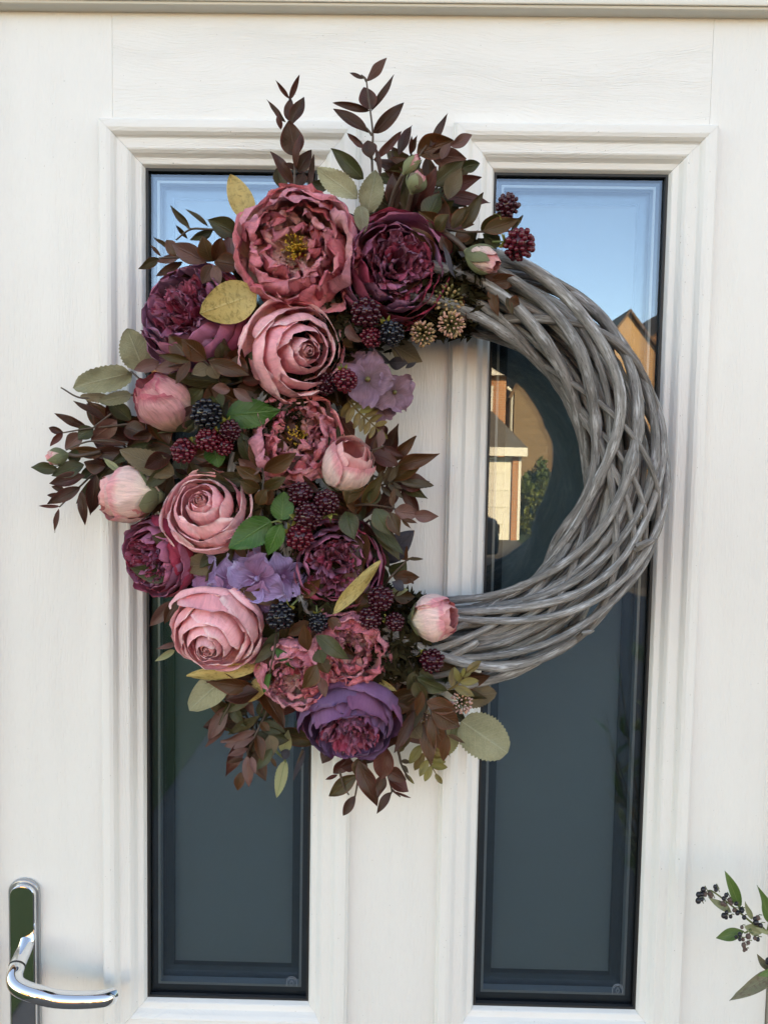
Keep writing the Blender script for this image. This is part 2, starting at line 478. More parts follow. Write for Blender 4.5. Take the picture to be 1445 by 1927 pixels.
M['gold'] = leaf_mat("dull_gold_leaf", (0.68, 0.48, 0.18), (0.56, 0.41, 0.15), (0.72, 0.54, 0.23), rough=0.5, spec=0.4, spots=(0.30, 0.21, 0.06), vein=0.08)
M['slate'] = leaf_mat("slate_purple_leaf", (0.060, 0.052, 0.068), (0.045, 0.042, 0.058), (0.085, 0.075, 0.09), rough=0.6, vein=0.1)
M['mauve_leaf'] = leaf_mat("mauve_brown_leaf", (0.17, 0.062, 0.052), (0.125, 0.052, 0.038), (0.21, 0.09, 0.07), rough=0.42, vein=0.08)
M['pale'] = leaf_mat("pale_green_leaf", (0.32, 0.34, 0.16), (0.36, 0.34, 0.19), (0.12, 0.17, 0.06), rough=0.6, vein=0.3)
M['sepal'] = leaf_mat("sage_green_sepal", (0.23, 0.25, 0.13), (0.19, 0.215, 0.11), (0.27, 0.28, 0.17), rough=0.65, vein=0.1, transl=0.1)
M['calyx'] = leaf_mat("yellow_green_calyx", (0.32, 0.36, 0.07), (0.40, 0.30, 0.08), (0.3, 0.35, 0.1), rough=0.5, vein=0.1)
M['fern'] = leaf_mat("golden_brown_fern", (0.22, 0.15, 0.035), (0.14, 0.075, 0.025), (0.26, 0.20, 0.06), rough=0.35, vein=0.2, rnd2=(0.24, 0.22, 0.06))
M['fern_dark'] = leaf_mat("dark_brown_fern", (0.095, 0.060, 0.025), (0.07, 0.042, 0.02), (0.13, 0.09, 0.04), rough=0.45, vein=0.2)
M['privet'] = leaf_mat("privet_leaf", (0.075, 0.155, 0.035), (0.10, 0.18, 0.05), (0.20, 0.27, 0.10), rough=0.4, vein=0.08)
M['privet_pale'] = leaf_mat("privet_leaf_underside", (0.30, 0.33, 0.17), (0.33, 0.34, 0.20), (0.40, 0.42, 0.26), rough=0.6, vein=0.05)
M['privet_dull'] = leaf_mat("spotted_privet_leaf", (0.15, 0.155, 0.085), (0.20, 0.165, 0.11), (0.22, 0.22, 0.14), rough=0.55, vein=0.08, spots=(0.12, 0.075, 0.05))

def berry_mat(name, c1, c2):
    t = NT(name)
    co = t.n("TexCoord").outputs["Object"]
    c = t.mixc(t.ramp(t.noise(co, 55.0, 2), [(0.38, 0.0), (0.64, 1.0)]), c1, c2)
    return t.done(t.bsdf(c, 0.13, 0, 0.5, coat=0.0, coat_rough=0.08).outputs[0])
M['berry_black'] = berry_mat("black_berry_bead", (0.006, 0.006, 0.009), (0.012, 0.010, 0.016))
M['berry_dark'] = berry_mat("dark_wine_berry_bead", (0.020, 0.003, 0.007), (0.085, 0.005, 0.014))
M['berry_red'] = berry_mat("red_wine_berry_bead", (0.065, 0.004, 0.012), (0.19, 0.010, 0.022))
M['wax'] = simple("peach_bud", (0.55, 0.27, 0.20), 0.4, var=0.25, vscale=120)
M['wax_tan'] = simple("tan_bud", (0.42, 0.25, 0.12), 0.4, var=0.3, vscale=120)
M['wax_olive'] = simple("olive_bud", (0.16, 0.13, 0.045), 0.4, var=0.4, vscale=120)
M['wax_pink'] = simple("rosy_bud", (0.55, 0.33, 0.30), 0.4, var=0.25, vscale=120)
M['stamen'] = simple("golden_stamen", (0.50, 0.27, 0.03), 0.5, var=0.4, vscale=400)
M['filament'] = simple("yellow_filament", (0.52, 0.40, 0.06), 0.5)
M['privet_berry'] = simple("black_privet_berry", (0.010, 0.010, 0.016), 0.3)
M['privet_brown'] = simple("shrivelled_brown_berry", (0.11, 0.065, 0.055), 0.6, var=0.3, vscale=200)
# ------------------------------------------------------------------ surroundings: ground, own house, houses opposite
GROUND = -0.35
def ground_mat(name, c1, c2, scale, bscale, bd):
    t = NT(name)
    co = t.n("TexCoord").outputs["Object"]
    c = t.mixc(t.noise(co, scale, 6, 0.65), c1, c2)
    return t.done(t.bsdf(c, 0.9, 0, 0.2, t.bump(t.noise(co, bscale, 4), 0.7, bd)).outputs[0])
def brick_mat(name, c1, c2, mortar):
    t = NT(name)
    co = t.n("TexCoord").outputs["Object"]
    sep = t.n("SeparateXYZ"); t.l(co, sep.inputs[0])
    cb = t.n("CombineXYZ"); t.l(t.math('ADD', sep.outputs[0], sep.outputs[1]), cb.inputs[0]); t.l(sep.outputs[2], cb.inputs[1])
    b = t.n("TexBrick"); t.l(cb.outputs[0], b.inputs[0])
    b.inputs["Color1"].default_value = (*c1, 1); b.inputs["Color2"].default_value = (*c2, 1); b.inputs["Mortar"].default_value = (*mortar, 1)
    b.inputs["Scale"].default_value = 1.0; b.inputs["Brick Width"].default_value = 0.225; b.inputs["Row Height"].default_value = 0.075; b.inputs["Mortar Size"].default_value = 0.008
    return t.done(t.bsdf(b.outputs[0], 0.85, 0, 0.2, t.bump(b.outputs[1], 0.5, -0.006)).outputs[0])
def tile_mat(name, c):
    t = NT(name)
    co = t.n("TexCoord").outputs["Object"]
    w = t.n("TexWave", wave_type='BANDS', bands_direction='Z', wave_profile='SAW'); w.inputs["Scale"].default_value = 1.6
    t.l(co, w.inputs[0])
    cc = t.mixc(t.noise(co, 6.0, 4), tuple(x * 0.7 for x in c), tuple(x * 1.3 for x in c))
    return t.done(t.bsdf(cc, 0.85, 0, 0.2, t.bump(w.outputs[0], 0.6, 0.03)).outputs[0])
M['paving'] = ground_mat("grey_brown_paving", (0.11, 0.097, 0.085), (0.16, 0.145, 0.13), 5.0, 60, 0.01)
M['asphalt'] = ground_mat("asphalt", (0.05, 0.05, 0.052), (0.075, 0.073, 0.07), 3.0, 120, 0.01)
M['lawn'] = ground_mat("short_lawn", (0.045, 0.085, 0.022), (0.075, 0.115, 0.035), 12.0, 160, 0.05)
M['brick_orange'] = brick_mat("orange_brick", (0.43, 0.23, 0.115), (0.37, 0.19, 0.095), (0.42, 0.35, 0.27))
M['brick_red'] = brick_mat("red_orange_brick", (0.42, 0.17, 0.085), (0.35, 0.14, 0.075), (0.40, 0.30, 0.23))
M['brick_brown'] = brick_mat("brown_buff_brick", (0.20, 0.125, 0.075), (0.15, 0.092, 0.055), (0.22, 0.17, 0.12))
M['tiles_brown'] = tile_mat("brown_roof_tiles", (0.13, 0.075, 0.05))
M['tiles_grey'] = tile_mat("grey_brown_roof_tiles", (0.14, 0.115, 0.095))
M['white_paint'] = simple("white_painted_board", (0.62, 0.60, 0.55), 0.5)
M['win_dark'] = simple("dark_window_pane", (0.05, 0.07, 0.09), 0.08, spec=0.8)
M['car_paint'] = simple("dark_grey_car_paint", (0.08, 0.085, 0.095), 0.25, 0.3)
M['tyre'] = simple("black_tyre", (0.015, 0.015, 0.016), 0.8)
M['hub'] = simple("alloy_wheel", (0.45, 0.45, 0.46), 0.3, 0.9)

def sheet(name, x0, x1, y0, y1, z, mat):
    o = link(name, mesh_from(name, [(x0, y0, z), (x1, y0, z), (x1, y1, z), (x0, y1, z)], [(0, 1, 2, 3)], smooth=False), None, mat)
    return tag(o, kind='structure')
sheet("ground", -300, 300, -300, 300, GROUND, M['paving'])
sheet("lawn", -9.0, -1.30, -11.0, -0.45, GROUND + 0.006, M['lawn'])
sheet("road", -60, 60, -13.6, -11.6, GROUND + 0.004, M['asphalt'])
step = box("doorstep", -0.75, 0.80, -0.42, 0.10, GROUND, GROUND + 0.13, M['paving'], bev=0.01)
tag(step, kind='structure')

def prism(name, x0, x1, y0, y1, ze, zr, mat, parent, along='x', over=0.0):
    """A gabled roof body; ridge along x or y."""
    x0 -= over; x1 += over; y0 -= over; y1 += over
    if along == 'x':
        ym = (y0 + y1) / 2
        v = [(x0, y0, ze), (x1, y0, ze), (x1, y1, ze), (x0, y1, ze), (x0, ym, zr), (x1, ym, zr)]
        f = [(0, 3, 2, 1), (0, 1, 5, 4), (2, 3, 4, 5), (3, 0, 4), (1, 2, 5)]
    else:
        xm = (x0 + x1) / 2
        v = [(x0, y0, ze), (x1, y0, ze), (x1, y1, ze), (x0, y1, ze), (xm, y0, zr), (xm, y1, zr)]
        f = [(0, 3, 2, 1), (0, 4, 5, 3), (1, 2, 5, 4), (0, 1, 4), (2, 3, 5)]
    return link(name, mesh_from(name, v, f, smooth=False), parent, mat)

# own house round the door (its front wall starts beyond the door frame, outside the picture)
home = thing("brick_house", "brick house wall that the white front door is set in", "house", (0, 0, GROUND))
DX0, DX1, DZ1 = -0.56, 0.60, 2.24
for nm, a in (("wall", (-6, DX0, 0.02, 0.30, 0, 5.3)), ("wall", (DX1, 6.5, 0.02, 0.30, 0, 5.3)), ("wall", (DX0, DX1, 0.02, 0.30, DZ1 - GROUND, 5.3)),
              ("wall", (-6, 6.5, 8.0, 8.3, 0, 5.3)), ("wall", (-6, -5.7, 0.30, 8.0, 0, 5.3)), ("wall", (6.2, 6.5, 0.30, 8.0, 0, 5.3))):
    box(nm, *a, M['brick_orange'], home)
prism("roof", -6.3, 6.8, -0.25, 8.6, 5.31, 7.75, M['tiles_brown'], home)

def mirror_pt(px, py, D):
    """Where something D metres away in the panes' reflection really stands (in front of the door, behind the camera)."""
    d = ray(px, py)
    p = CAM + d * (D / d.y)
    p.y = 2 * 0.016 - p.y
    return p

_va, _vb = mirror_pt(972, 985, 20.0), mirror_pt(1075, 985, 20.0)
sheet("verge", _va.x, _vb.x + 1.5, -24.5, -18.2, GROUND + 0.008, M['lawn'])

# garage with white door, straight across the road
D1 = 20.0
gl, gr = mirror_pt(790, 860, D1).x, mirror_pt(985, 860, D1).x
gy = mirror_pt(900, 900, D1).y
zt = mirror_pt(930, 858, D1).z
zr = mirror_pt(930, 775, D1 + 2.5).z
gar = thing("garage", "brick garage with white up-and-over door mirrored low in the right pane", "garage", ((gl + gr) / 2, gy, GROUND))
ox, oy, oz = gar.location
def gbox(nm, x0, x1, y0, y1, z0, z1, m, par=None, b=0.0):
    return box(nm, x0 - ox, x1 - ox, y0 - oy, y1 - oy, z0 - oz, z1 - oz, m, par or gar, b)
gx1 = gr - 0.13
pw = 0.15
gbox("wall", gx1 - pw, gx1, gy - 5, gy, GROUND, zt, M['brick_red'])
gbox("wall", gl, gl + pw, gy - 5, gy, GROUND, zt, M['brick_red'])
gbox("wall", gl + pw, gx1 - pw, gy - 5, gy - 4.7, GROUND, zt, M['brick_red'])
gbox("garage_door", gl + pw, gx1 - pw, gy - 0.16, gy - 0.10, GROUND, zt - 0.02, M['white_paint'])
for k in range(1, 5):
    zz = GROUND + k * (zt - GROUND) / 5
    gbox("door_rib", gl + pw + 0.05, gx1 - pw - 0.05, gy - 0.098, gy - 0.075, zz - 0.02, zz + 0.02, M['white_paint'], None)
gbox("downpipe", gx1 + 0.01, gx1 + 0.08, gy - 0.1, gy - 0.03, GROUND, zt, M['white_paint'])
gbox("fascia", gl - 0.2, gr + 0.05, gy + 0.02, gy + 0.30, zt, zt + 0.22, M['white_paint'])
v = [(gl - 0.2, gy + 0.3, zt + .222), (gr + .05, gy + 0.3, zt + .222), (gr - 0.55, gy - 2.3, zr), (gl - .2, gy - 2.3, zr), (gr + .05, gy - 5.2, zt + .222), (gl - .2, gy - 5.2, zt + .222)]
link("roof", mesh_from("roof", [(a - ox, b - oy, c - oz) for a, b, c in v], [(0, 1, 2, 3), (1, 4, 2), (2, 4, 5, 3), (0, 3, 5), (0, 5, 4, 1)], smooth=False), gar, M['tiles_grey'])

# two-storey house behind the garage (upper window and orange corner in view)
D2 = 24.5
hl, hr = mirror_pt(600, 700, D2).x, mirror_pt(953, 700, D2).x
hy = mirror_pt(900, 700, D2).y
ht = mirror_pt(930, 708, D2).z
h2 = thing("terraced_house", "red brick house with white upper window mirrored beside the door mullion", "house", ((hl + hr) / 2, hy, GROUND))
ox, oy, oz = h2.location
def hbox(nm, x0, x1, y0, y1, z0, z1, m, par=None):
    return box(nm, x0 - ox, x1 - ox, y0 - oy, y1 - oy, z0 - oz, z1 - oz, m, par or h2)
hbox("wall", hl, hr, hy - 7, hy, GROUND, ht, M['brick_red'])
wx1 = mirror_pt(928, 700, D2).x; wx0 = wx1 - 1.7
wz0, wz1 = mirror_pt(925, 782, D2).z, mirror_pt(925, 726, D2).z
wf = hbox("window_frame", wx0, wx1, hy + 0.01, hy + 0.08, wz0, wz1, M['white_paint'])
for k in range(2):
    a = wx0 + 0.10 + k * 0.80
    hbox("pane", a, a + 0.68, hy + 0.083, hy + 0.095, wz0 + 0.1, wz1 - 0.1, M['win_dark'])
hbox("fascia", hl - .2, hr + .1, hy + .02, hy + .35, ht, ht + 0.28, M['white_paint'])
prism("roof", hl - ox - .2, hr - ox + .1, -7.3, 0.36, ht + .285 - oz, ht + 2.6 - oz, M['tiles_grey'], h2)

def gable_house(name, label, D, xl, xr, ye, ya, xa, depth, wall, tiles, roof_over=0.25, flip=False):
    """A gable end that faces the door: eaves at pixel row ye, apex at (xa, ya) in the mirror image."""
    a, b = mirror_pt(xl, ye, D), mirror_pt(xr, ye, D)
    ap = mirror_pt(xa, ya, D)
    y = a.y
    t = thing(name, label, "house", ((a.x + b.x) / 2, y, GROUND))
    ox, oy, oz = t.location
    z = (a.z + b.z) / 2
    v = []
    for yy in (y, y - depth):
        v += [(a.x, yy, GROUND), (b.x, yy, GROUND), (b.x, yy, z), (ap.x, yy, ap.z), (a.x, yy, z)]
    v = [(p - ox, q - oy, r - oz) for p, q, r in v]
    f = [(4, 3, 2, 1, 0), (5, 6, 7, 8, 9), (0, 1, 6, 5), (1, 2, 7, 6), (4, 0, 5, 9), (2, 3, 8, 7), (3, 4, 9, 8)]
    link("wall", mesh_from("wall", v, f, smooth=False), t, wall)
    for sx, p, nm in ((-1, a, "roof_slope"), (1, b, "roof_slope")):
        dx, dz = p.x - ap.x, z - ap.z
        L = math.hypot(dx, dz)
        ex, ez = ap.x + dx * (1 + 0.3 / L), ap.z + dz * (1 + 0.3 / L)
        nx, nz = -dz / L * (1 if dx > 0 else -1), abs(dx) / L
        q = []
        for yy in (y + roof_over, y - depth - roof_over):
            q += [(ap.x, yy, ap.z + 0.02), (ex, yy, ez + 0.02), (ex + nx * .12, yy, ez + nz * .12), (ap.x, yy, ap.z + .16)]
        q = [(c - ox, d - oy, e - oz) for c, d, e in q]
        link(nm, mesh_from(nm, q, [(0, 1, 2, 3), (7, 6, 5, 4), (0, 4, 5, 1), (1, 5, 6, 2), (2, 6, 7, 3), (3, 7, 4, 0)], smooth=False), t, tiles)
    tube("downpipe", [(a.x - ox - .12, 0.1, 0), (a.x - ox - .12, 0.1, z - oz), (a.x - ox - 0.3, 0.35, z - oz + .1)], 0.06, M['white_paint'], t)
    return t
gable_house("gable_house", "brown brick gable house mirrored inside the willow ring", 27, 968, 1120, 738, 585, 1044, 9, M['brick_brown'], M['tiles_brown'])
gable_house("gable_house", "sunlit orange brick gable mirrored right of the willow ring", 33, 1108, 1258, 690, 590, 1183, 9, M['brick_orange'], M['tiles_brown'])
gable_house("gable_house", "orange brick house mirrored at the left edge of the left pane", 30, 60, 303, 560, 505, 190, 9, M['brick_orange'], M['tiles_brown'])
gable_house("gable_house", "brown roofed brick house mirrored at the right edge of the right pane", 38, 1225, 1420, 640, 545, 1330, 9, M['brick_red'], M['tiles_brown'])

# garden hedge between garage and brown house
def leaf_cloud(n, fn, size, seed):
    rs = np.random.RandomState(seed)
    V, F = [], []
    for i in range(n):
        c = fn(rs)
        a = rs.normal(size=3); a /= np.linalg.norm(a)
        b = np.cross(a, rs.normal(size=3)); b /= np.linalg.norm(b)
        s = size * rs.uniform(0.6, 1.3)
        k = len(V)
        V += [c - a * s, c + b * s * .45, c + a * s, c - b * s * .45]
        F.append((k, k + 1, k + 2, k + 3))
    return V, F
M['hedge'] = leaf_mat("hedge_foliage", (0.045, 0.085, 0.02), (0.085, 0.12, 0.028), (0.08, 0.12, 0.03), rough=0.6)
M['hedge_b'] = leaf_mat("yellow_green_foliage", (0.12, 0.16, 0.03), (0.15, 0.17, 0.035), (0.15, 0.18, 0.04), rough=0.6)
def bush(name, label, px0, px1, pytop, D, mat, seed, n=5000):
    a, b = mirror_pt(px0, 985, D), mirror_pt(px1, 985, D)
    top = mirror_pt((px0 + px1) / 2, pytop, D).z
    t = thing(name, label, "bush", ((a.x + b.x) / 2, a.y, GROUND))
    rx, rz = (b.x - a.x) / 2, (top - GROUND) / 2
    nz = Noise(seed, 3, 0.6)
    def fn(rs):
        d = rs.normal(size=3); d /= np.linalg.norm(d)
        r = rs.uniform(0.35, 1.0) ** 0.4 * (1 + 0.22 * nz(d * 1.4))
        return np.array([d[0] * rx * r, d[1] * 0.8 * r, rz + np.sign(d[2]) * abs(d[2]) ** .7 * rz * r])
    V, F = leaf_cloud(n, fn, 0.085, seed)
    uv = np.tile(np.array([[.5, 0], [1, .5], [.5, 1], [0, .5]]), (n, 1))
    c = link("foliage", mesh_from("foliage", V, F, uv), t, mat); c["kind"] = "stuff"
    tube("trunk", [(0, 0, 0), (0.05, 0, rz * 1.2)], [0.07, 0.03], M['stem'], t)
bush("garden_bush", "tall dark green bush mirrored beside the garage", 974, 1046, 884, 22.5, M['hedge'], 3)
bush("garden_bush", "low yellow green bush mirrored in front of the brown house", 985, 1052, 925, 21.5, M['hedge_b'], 4)

# parked car, its tail just in the mirror image
def car(label, px, D):
    p = mirror_pt(px, 985, D)
    t = thing("parked_car", label, "car", (p.x - 2.1, p.y, GROUND))
    prof = [(-2.1, .35), (-2.1, .75), (-1.95, .9), (-1.0, 1.0), (-.35, 1.42), (1.2, 1.45), (1.75, 1.05), (2.05, .98), (2.1, .6), (2.08, .35)]
    V = [(x, -0.85, z) for x, z in prof] + [(x, 0.85, z) for x, z in prof]
    n = len(prof)
    F = [tuple(range(n)), tuple(range(2 * n - 1, n - 1, -1))] + [(i, i + n, (i + 1) % n + n, (i + 1) % n) for i in range(n)]
    bevel(link("body", mesh_from("body", V, F, smooth=False), t, M['car_paint']), 0.05, 3)
    for s in (-1, 1):
        w = [(-.85, 1.03), (-.28, 1.37), (1.1, 1.39), (1.5, 1.06)]
        V = [(x, s * .856, z) for x, z in w] + [(x, s * .868, z) for x, z in w]
        link("side_window", mesh_from("side_window", V, [(0, 1, 2, 3), (7, 6, 5, 4), (0, 4, 5, 1), (1, 5, 6, 2), (2, 6, 7, 3), (3, 7, 4, 0)], smooth=False), t, M['win_dark'])
        for x in (-1.3, 1.3):
            wv, wf, wu = tube_geo([(x, s * .70, .32), (x, s * .88, .32)], .32, 20)
            wh = link("wheel", mesh_from("wheel", wv, wf, wu, smooth=False), t, M['tyre'])
            hv, hf, hu = tube_geo([(x, s * .881, .32), (x, s * .895, .32)], .20, 16)
            link("hub_cap", mesh_from("hub_cap", hv, hf, hu, smooth=False), wh, M['hub'])
        box("tail_lamp", 2.03, 2.11, s * .62 - .12, s * .62 + .12, .72, .88, M['brick_red'], t)
car("dark grey parked car mirrored at the foot of the right pane's mullion side", 929, 14.5)
# ------------------------------------------------------------------ the front door
GX, GZ, GY = -0.2778, CAM_Z + 0.3185, 0.012      # top-left corner of the left pane's opening
PW, PH, PG = 0.1858, 0.9507, 0.1979
LP = (GX, GX + PW, GZ - PH, GZ)
RP = (GX + PW + PG, GX + 2 * PW + PG, GZ - PH, GZ)
door = thing("front_door", "white wood-grained front door with two tall glazed panes", "door", (0, 0, GROUND + 0.13))
DO = np.array(door.location)
def dbox(nm, x0, x1, y0, y1, z0, z1, m, par=None, bev=0.0):
    return box(nm, x0 - DO[0], x1 - DO[0], y0 - DO[1], y1 - DO[1], z0 - DO[2], z1 - DO[2], m, par or door, bev)
ZTOP = P(722, 21, 0).z
JL, JR = LP[0] - 0.035, RP[1] + 0.041
XL, XR = P(-16, 1000, 0).x, P(1490, 900, 0).x
ZB = DO[2] + 0.02
dbox("stile", XL, JL - 0.0001, 0, 0.044, ZB, ZTOP, M['grain_v'], bev=0.0006)
dbox("stile", JR + 0.0001, XR, 0, 0.044, ZB, ZTOP, M['grain_v'], bev=0.0006)
dbox("top_rail", JL, JR, -0.0002, 0.044, LP[3] + 0.030, ZTOP, M['grain_h'], bev=0.0006)
dbox("mullion", LP[1] + 0.030, RP[0] - 0.030, 0, 0.044, LP[2] - 0.030, LP[3] + 0.0298, M['grain_v'])
dbox("bottom_rail", JL, JR, 0, 0.044, ZB, LP[2] - 0.0302, M['grain_v'])

PROF = [(0.0, -0.012), (0.0015, -0.0115), (0.0045, -0.0050), (0.0055, -0.0040), (0.0095, -0.0030), (0.0115, -0.0024), (0.0128, -0.0010), (0.0150, 0.0022), (0.0180, 0.0046), (0.0198, 0.0052),
        (0.0210, 0.0050), (0.0300, 0.0058), (0.0312, 0.0066), (0.0325, 0.0086), (0.0355, 0.0112), (0.0395, 0.0124), (0.0415, 0.0125), (0.0480, 0.0118), (0.0490, 0.0108), (0.0496, 0.0085), (0.0502, 0.0074), (0.0516, 0.0068), (0.0522, 0.0040), (0.0524, -0.001)]
def moulding(r):
    x0, x1, z0, z1 = r
    cor = [((x0, z1), (-1, 1)), ((x1, z1), (1, 1)), ((x1, z0), (1, -1)), ((x0, z0), (-1, -1))]
    fr = []
    for k in range(4):
        (ax, az), (adx, adz) = cor[k]
        (bx, bz), (bdx, bdz) = cor[(k + 1) % 4]
        e = 0.00015
        V = []
        seg = 24
        for o, h in ((a_ * 0.93, b_ * 1.12 if b_ > 0 else b_) for a_, b_ in PROF):
            A = np.array([ax + adx * o, -h, az + adz * o]); B = np.array([bx + bdx * o, -h, bz + bdz * o])
            d = (B - A) / np.linalg.norm(B - A)
            A = A + d * e; B = B - d * e
            for s in np.linspace(0, 1, seg):
                V.append(A * (1 - s) + B * s - DO)
        n = len(PROF)
        F = [tuple(reversed(q)) for q in grid_faces(seg, n)]
        m = mesh_from("moulding", V, F)
        m.set_sharp_from_angle(angle=rad(14))
        o = link("moulding", m, door, M['grain_h'] if k % 2 == 0 else M['grain_v'])
        fr.append(o)
    return fr
def ring4(nm, r, inset, wd, y0, y1, mat, par):
    x0, x1, z0, z1 = r[0] + inset, r[1] - inset, r[2] + inset, r[3] - inset
    V, F = [], []
    for bx in ((x0, x1, z1 - wd, z1), (x0, x1, z0, z0 + wd), (x0, x0 + wd, z0 + wd, z1 - wd), (x1 - wd, x1, z0 + wd, z1 - wd)):
        me = box_mesh("t", bx[0] - DO[0], bx[1] - DO[0], y0, y1, bx[2] - DO[2], bx[3] - DO[2])
        k = len(V)
        V += [tuple(v.co) for v in me.vertices]
        F += [tuple(k + i for i in p.vertices) for p in me.polygons]
        bpy.data.meshes.remove(me)
    return link(nm, mesh_from(nm, V, F, smooth=False), par, mat)
for r in (LP, RP):
    moulding(r)
    x0, x1, z0, z1 = r
    ring4("gasket", r, -0.004, 0.0046, 0.0095, 0.0145, M['gasket'], door)
    p1 = dbox("glass_pane", x0 - .003, x1 + .003, 0.0150, 0.0190, z0 - .003, z1 + .003, M['glass'])
    ring4("outer_spacer_bar", r, 0.0000, 0.0075, 0.0195, 0.0290, M['gasket'], door)
    ring4("spacer_bar", r, 0.0076, 0.0028, 0.0195, 0.0300, M['spacer'], door)
    p2 = dbox("inner_glass_pane", x0 + .0000, x1 - .0000, 0.0305, 0.0345, z0 + .0000, z1 - .0000, M['glass'])
    ring4("inner_edge_seal", r, 0.0, 0.0215, 0.0350, 0.0420, M['dark_room'], door)
    dbox("obscured_inner_pane", x0 + .0216, x1 - .0216, 0.0425, 0.0465, z0 + .0216, z1 - .0216, M['obscure'])
    dbox("rear_lining", x0 - .01, x1 + .01, 0.0470, 0.0500, z0 - .01, z1 + .01, M['dark_room'])
# etched kite marks at the foot of each pane
M['etch'] = simple("etched_mark", (0.30, 0.33, 0.36), 0.5)
for (px, py) in ((549, 1848), (1162, 1862)):
    c = P(px, py, -0.0140)
    V, F = [], []
    def stroke(pts, w=0.0005):
        pts = np.array([(c.x + a * 0.006, 0.0, c.z + b * 0.006) for a, b in pts])
        v, f, _ = tube_geo(pts - np.array([0, -0.01478, 0]) - DO, w * 0.5, 4, len(V))
        V.extend(v); F.extend(f)
    a = np.linspace(0.15, PI - 0.15, 14)
    stroke([(math.cos(q), math.sin(q)) for q in a]); stroke([(math.cos(q) * .72, math.sin(q) * .72) for q in a])
    stroke([(-1, 0.1), (-1, -1)]); stroke([(1, .1), (1, -1)]); stroke([(-.35, -.3), (0, .45), (.35, -.3), (0, -.9), (-.35, -.3)]); stroke([(-.3, .0), (.3, 0)])
    link("etched_mark", mesh_from("etched_mark", V, F), door, M['etch'])

# lever handle
hx = P(45, 1750, 0.008)
plate_c = P(42, 1700, 0.008)
def slab(nm, cx, ztop, zbot, w, y0, y1, mat, par, bev):
    n = 16
    pts = [(cx + w / 2 * math.cos(a), ztop - w * 0.42 + w * 0.42 * math.sin(a)) for a in np.linspace(0, PI, n)]
    pts += [(cx - w / 2 * math.cos(a), zbot + w * 0.42 - w * 0.42 * math.sin(a)) for a in np.linspace(0, PI, n)]
    pts = [(a - DO[0], b - DO[2]) for a, b in pts]
    m = len(pts)
    V = [(a, y0, b) for a, b in pts] + [(a, y1, b) for a, b in pts]
    F = [tuple(range(m - 1, -1, -1)), tuple(range(m, 2 * m))] + [(i, (i + 1) % m, (i + 1) % m + m, i + m) for i in range(m)]
    o = link(nm, mesh_from(nm, V, F, smooth=False), par, mat)
    o.modifiers.new("bevel", 'BEVEL').width = bev
    o.modifiers["bevel"].segments = 3
    o.modifiers["bevel"].limit_method = 'ANGLE'
    return o
handle = bpy.data.objects.new("handle", None); COL.objects.link(handle); handle.parent = door
zt_ = P(47, 1654, 0.004).z
slab("backing_plate", P(47, 1700, .003).x, zt_, zt_ - 0.235, 0.0355, -0.0062, 0.0, M['plinth'], handle, 0.002)
zt2 = P(41, 1667, 0.012).z
slab("cover_plate", P(42, 1700, .012).x, zt2, zt2 - 0.226, 0.0290, -0.0125, -0.0064, M['chrome'], handle, 0.0016)
pa = [P(52, 1770, 0.008), P(46, 1789, 0.021), P(36, 1811, 0.036), P(29, 1832, 0.047), P(30, 1850, 0.055), P(50, 1864, 0.059), P(80, 1873, 0.059), P(110, 1880, 0.055), P(150, 1882, 0.053), P(190, 1880, 0.048), P(204, 1877, 0.044), P(211, 1874, 0.039)]
pth = smooth_path(smooth_path(pa, 40)[::3].tolist() + [tuple(pa[-1])], 90)
t_ = np.linspace(0, 1, 90)
rr = 0.0088 - 0.0004 * np.cos(t_ * PI * 2)
rr[-4:] *= np.array([0.96, 0.85, 0.65, 0.3])
tube("lever", pth - DO, rr, M['chrome'], handle, 24)
pk = P(50, 1790, 0.012)
tube("lever_collar", [pth[17] - DO, pth[18] - DO], 0.0091, M['gasket'], handle, 24)

# frame head and jambs
frame = thing("door_frame", "cream plastic door frame along the top edge above the door", "door frame", (0, 0, GROUND + 0.13))
def fbox(nm, x0, x1, y0, y1, z0, z1):
    return box(nm, x0 - DO[0], x1 - DO[0], y0, y1, z0 - DO[2], z1 - DO[2], M['frame_white'], frame, 0.0025)
zh = P(722, 12, 0.016).z
fbox("head", DX0, DX1, -0.016, 0.06, zh, DZ1)
fbox("head_lip", XL - 0.001, XR + 0.001, -0.0185, -0.0162, zh + 0.003, zh + 0.0075)
fbox("jamb", DX0, XL - 0.004, -0.016, 0.06, DO[2], zh - 0.0004)
fbox("jamb", XR + 0.004, DX1, -0.016, 0.06, DO[2], zh - 0.0004)
dbox("opening_blackout", XL - .003, XR + .003, 0.055, 0.062, ZB - 0.015, zh, M['gasket'])  # unseen black sheet added across the opening, keeps sun from behind out
# ------------------------------------------------------------------ the willow ring
RC = P(838, 882, 0.058)
RR = 334 * sc(0.058)
TR = 0.0362
ring = thing("willow_ring", "round grey-washed willow twig wreath base hung on the white door", "wreath", tuple(RC))
def ring_path(t0, t1, p0, w, rad_fn, n, seed, jit=0.0):
    """Winds round the tube: t is clockwise from the top, p is 0 outside, 90 deg in front, 180 deg inside."""
    t = np.linspace(t0, t1, n)
    nz = Noise(seed, 2, 0.45); nz2 = Noise(seed + 991, 2, 0.5)
    tt = np.stack([t, t * 0, t * 0], 1)
    p = p0 + w * t + 0.20 * nz(tt)
    r = rad_fn(t, p) * (1 + 0.07 * nz2(tt)) 
    wob = jit * nz2(tt + 9.0)
    rho = RR + r * np.cos(p) * 1.03 + wob
    h = r * np.sin(p)
    return np.stack([rho * np.sin(t), -h, rho * np.cos(t)], 1)
rng = random.Random(5)
